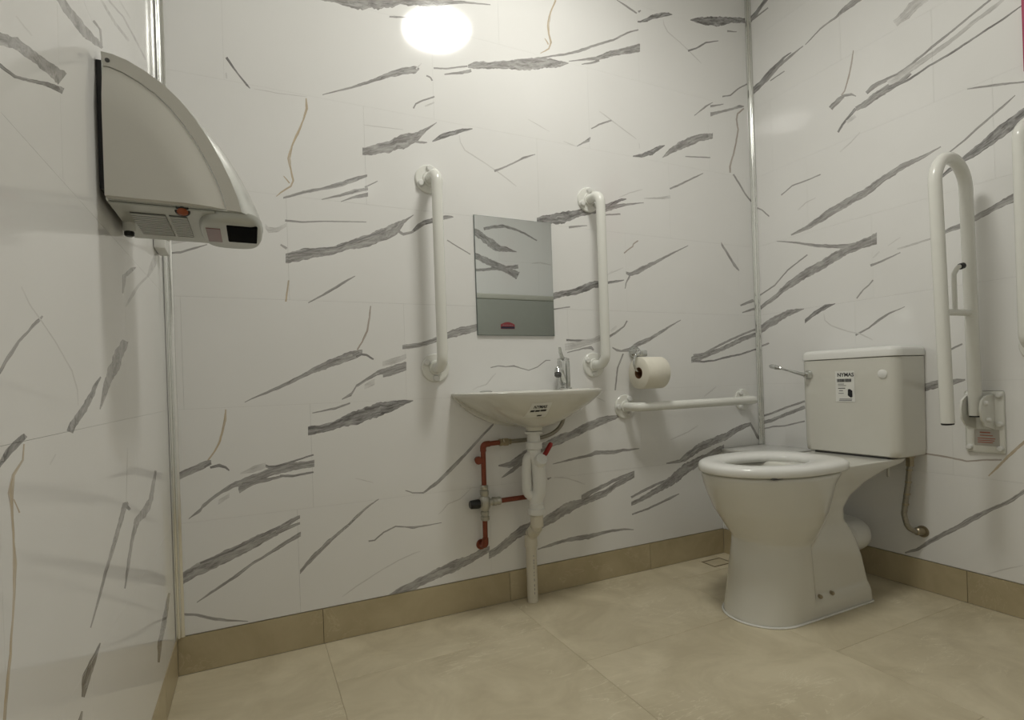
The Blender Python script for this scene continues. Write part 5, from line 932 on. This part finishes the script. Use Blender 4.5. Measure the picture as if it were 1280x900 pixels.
# ------------------------------------------------------------------ hand dryer on the left wall
DY0, DY1, DZ = -0.668, -0.456, 1.026
XW = -W
prof = [(0.008, 1.246), (0.022, 1.245), (0.040, 1.240), (0.062, 1.229), (0.086, 1.213), (0.108, 1.192), (0.128, 1.166), (0.146, 1.137), (0.161, 1.107), (0.174, 1.077), (0.184, 1.048), (0.189, 1.026)]
t = thing('hand_dryer', 'silver quarter round hand dryer on the left wall', 'hand dryer', (XW, (DY0+DY1)/2, DZ))
bm = bmesh.new(); rows_ = []
ts = [-1, -0.985, -0.94, -0.85, -0.7, -0.5, -0.25, 0, 0.25, 0.5, 0.7, 0.85, 0.94, 0.985, 1]
for tt in ts:
    y = (DY0+DY1)/2+(DY1-DY0)/2*tt; g = (1-abs(tt)**2.6)
    rows_.append([bm.verts.new((XW+d+0.034*g*(d/0.189)**1.2, y, z+0.004*g*(1-d/0.189))) for d, z in prof])
for a, b in zip(rows_, rows_[1:]):
    for k in range(len(prof)-1): bm.faces.new((a[k], a[k+1], b[k+1], b[k]))
for r_, fl in ((rows_[0], 0), (rows_[-1], 1)):
    y = r_[0].co.y; c = bm.verts.new((XW+0.008, y, DZ))
    bm.faces.new([c]+r_)
bot = [r_[-1] for r_ in rows_]
c0_ = bm.verts.new((XW+0.008, DY0, DZ)); c1_ = bm.verts.new((XW+0.008, DY1, DZ)); bm.faces.new([c0_]+bot+[c1_])
bmesh.ops.remove_doubles(bm, verts=bm.verts, dist=0.0001)
obj('cover', bm, M['cover'], t, 32)
sp = [(0.0095, 1.2225)]+[(d*0.885-0.001, DZ+(z-DZ)*0.885+0.0015) for d, z in prof[1:]]
sp = [(0.0095, DZ+0.002)]+[(0.0095, 1.2235)]+[(max(0.012, d*0.90-0.004), DZ+0.002+(z-DZ)*0.897) for d, z in prof[1:-1]]+[(0.166, DZ+0.002)]
def inset(f, dy):                                            # the panel outline shrunk towards its square corner
    return [Vector((XW+0.0095+(d-0.0095)*f, DY0+dy, DZ+0.002+(z-DZ-0.002)*f)) for d, z in sp]
sd = obj('side_panel', loft(bmesh.new(), [inset(1, 0.0005), inset(1, -0.0015), inset(0.88, -0.0085), inset(0.76, -0.0135), inset(0.64, -0.0155)]), M['dryer'], t, 30)
band = [(d, z) for d, z in prof]+[(0.1675, DZ+0.001)]+[(d+0.0012, z+0.0012) for d, z in sp[1:-1]][::-1]
obj('side_band', prism(bmesh.new(), [(XW+d, DY0+0.0005, z) for d, z in band], (0, -1, 0), 0.0030), M['dryer'], t, 0)
obj('screw', lathe(bmesh.new(), [(0.0032, 0), (0.0032, 0.0012), (0, 0.0016)], (XW+0.016, DY0-0.0025, 1.234), (0, -1, 0), 10), M['dark'], t)
obj('base_plate_gap_shade', newbox(XW+0.0004, XW+0.0075, DY0+0.004, DY1-0.004, 1.043, 1.236), M['black'], t, 0)  # back plate, black to paint the shade in the gap at the wall
un = obj('underside', newbox(XW+0.010, XW+0.150, DY0+0.004, DY1-0.004, DZ-0.0035, DZ-0.0002, bev=0.0008), M['under'], t, 0)
gb = newbox(XW+0.030, XW+0.078, DY0+0.040, DY1-0.045, DZ-0.0042, DZ-0.0036); box(gb, XW+0.083, XW+0.108, DY0+0.040, DY1-0.045, DZ-0.0042, DZ-0.0036)
gr = obj('grille', gb, M['dark'], un, 0)
gs = bmesh.new()
for k in range(12):
    y = DY0+0.043+k*0.0109
    box(gs, XW+0.030, XW+0.078, y, y+0.0062, DZ-0.0062, DZ-0.0040); box(gs, XW+0.083, XW+0.108, y, y+0.0062, DZ-0.0062, DZ-0.0040)
g_ = obj('grille_slats', gs, M['under'], un, 0); g_['kind'] = 'stuff'
# rounded nose below the front lip
def nose(z, s, N=40):
    L = []
    for k in range(N):
        a = 2*PI*k/N; c, si = math.cos(a), math.sin(a)
        ex = 0.55
        x = math.copysign(abs(c)**ex, c)*0.050*s; y = math.copysign(abs(si)**0.75, si)*0.098*s
        L.append(Vector((XW+0.172+x, (DY0+DY1)/2+y, z+0.10*(x+0.0)*0)))
    return L
ns = obj('nose', loft(bmesh.new(), [nose(DZ+0.003, 1.0), nose(DZ-0.003, 1.0), nose(DZ-0.009, 0.975), nose(DZ-0.013, 0.93), nose(DZ-0.0145, 0.87)]), M['under'], t, 50)
yc = (DY0+DY1)/2
obj('sensor_window', newbox(XW+0.133, XW+0.155, -0.612, -0.522, DZ-0.0155, DZ-0.0135, bev=0.0006), M['lens'], ns, 0)
obj('air_nozzle', newbox(XW+0.165, XW+0.2125, -0.638, -0.533, DZ-0.0165, DZ-0.0120, bev=0.002), M['hole'], ns, 0)
eye = lathe(bmesh.new(), [(0.0085, 0), (0.0080, 0.003), (0.005, 0.0045), (0, 0.005)], (XW+0.105, DY0+0.010, DZ-0.003), (0, -0.55, -1), 18)
obj('sensor_eye', eye, M['amber'], t)
er = lathe(bmesh.new(), [(0.0108, -0.001), (0.0108, 0.002), (0.0085, 0.003), (0.0085, -0.001)], (XW+0.105, DY0+0.010, DZ-0.003), (0, -0.55, -1), 18)
obj('sensor_ring', er, M['black'], t)
cg = tube(bmesh.new(), [(XW+0.018, -0.560, DZ+0.01), (XW+0.018, -0.560, DZ-0.018)], 0.009, 12)
g1 = obj('cable_gland', cg, M['plastic'], t, 50); obj('gland_plug', newcyl((XW+0.018, -0.560, DZ-0.017), (XW+0.018, -0.560, DZ-0.026), 0.0075, 12, 0.002), M['black'], g1)

# ------------------------------------------------------------------ fused switch plate half hidden behind the dryer
t = thing('switch_plate', 'white square switch plate on the left wall behind the dryer', 'switch', (XW, -0.127, 1.072))
obj('back_box', newbox(XW+0.0004, XW+0.024, -0.170, -0.084, 1.074, 1.160, bev=0.004), M['plastic'], t)
obj('rocker', newbox(XW+0.0235, XW+0.030, -0.150, -0.130, 1.100, 1.135, bev=0.002), M['plastic'], t)

# ------------------------------------------------------------------ crimson board at the right edge, grey changing table behind the camera
t = thing('notice_board', 'crimson red board on the right wall above the rail at the frame edge', 'board', (0, -1.02, 1.56))
obj('panel', newbox(-0.008, -0.0004, -1.120, -0.917, 1.56, 1.96, bev=0.002), M['crimson'], t, 0)
y0 = -LF
t = thing('changing_table', 'folded grey baby changing table with a red badge, seen in the mirror', 'changing table', (-0.47, y0, 0.83))
obj('back_shell', newbox(-0.905, -0.012, y0+0.0005, y0+0.045, 0.835, 1.335, bev=0.012, seg=3), M['grey'], t)
obj('folding_tray', newbox(-0.900, -0.017, y0+0.046, y0+0.098, 0.830, 1.2985, bev=0.008, seg=3), M['grey'], t)
obj('lit_top_edge', newbox(-0.905, -0.012, y0+0.046, y0+0.090, 1.300, 1.338, bev=0.010, seg=3), M['greylit'], t)  # rounded top edge catching the light, put in as a paler colour
BYf = y0+0.098
arc = [(-0.052, 0.0)]+[(-0.052+0.104*k/10, 0.030+0.016*math.sin(PI*k/10)) for k in range(11)]+[(0.052, 0.0)]
badge = obj('badge', prism(bmesh.new(), [(-0.4185+x, BYf-0.001, 1.101+z) for x, z in arc], (0, 1, 0), 0.003), M['badge'], t, 0)
flat_print('badge_foot', [rect2(-0.050, 0.050, 0.002, 0.016)], (-0.4185, BYf+0.0023, 1.101), (-1, 0, 0), (0, 0, 1), M['blue'], badge)
flat_print('badge_script', [rect2(-0.038+0.0085*k, -0.031+0.0085*k, 0.022+(k % 2)*0.002, 0.026+(k % 3)*0.001) for k in range(9)], (-0.4185, BYf+0.0023, 1.101), (-1, 0, 0), (0, 0, 1), M['greyink'], badge)
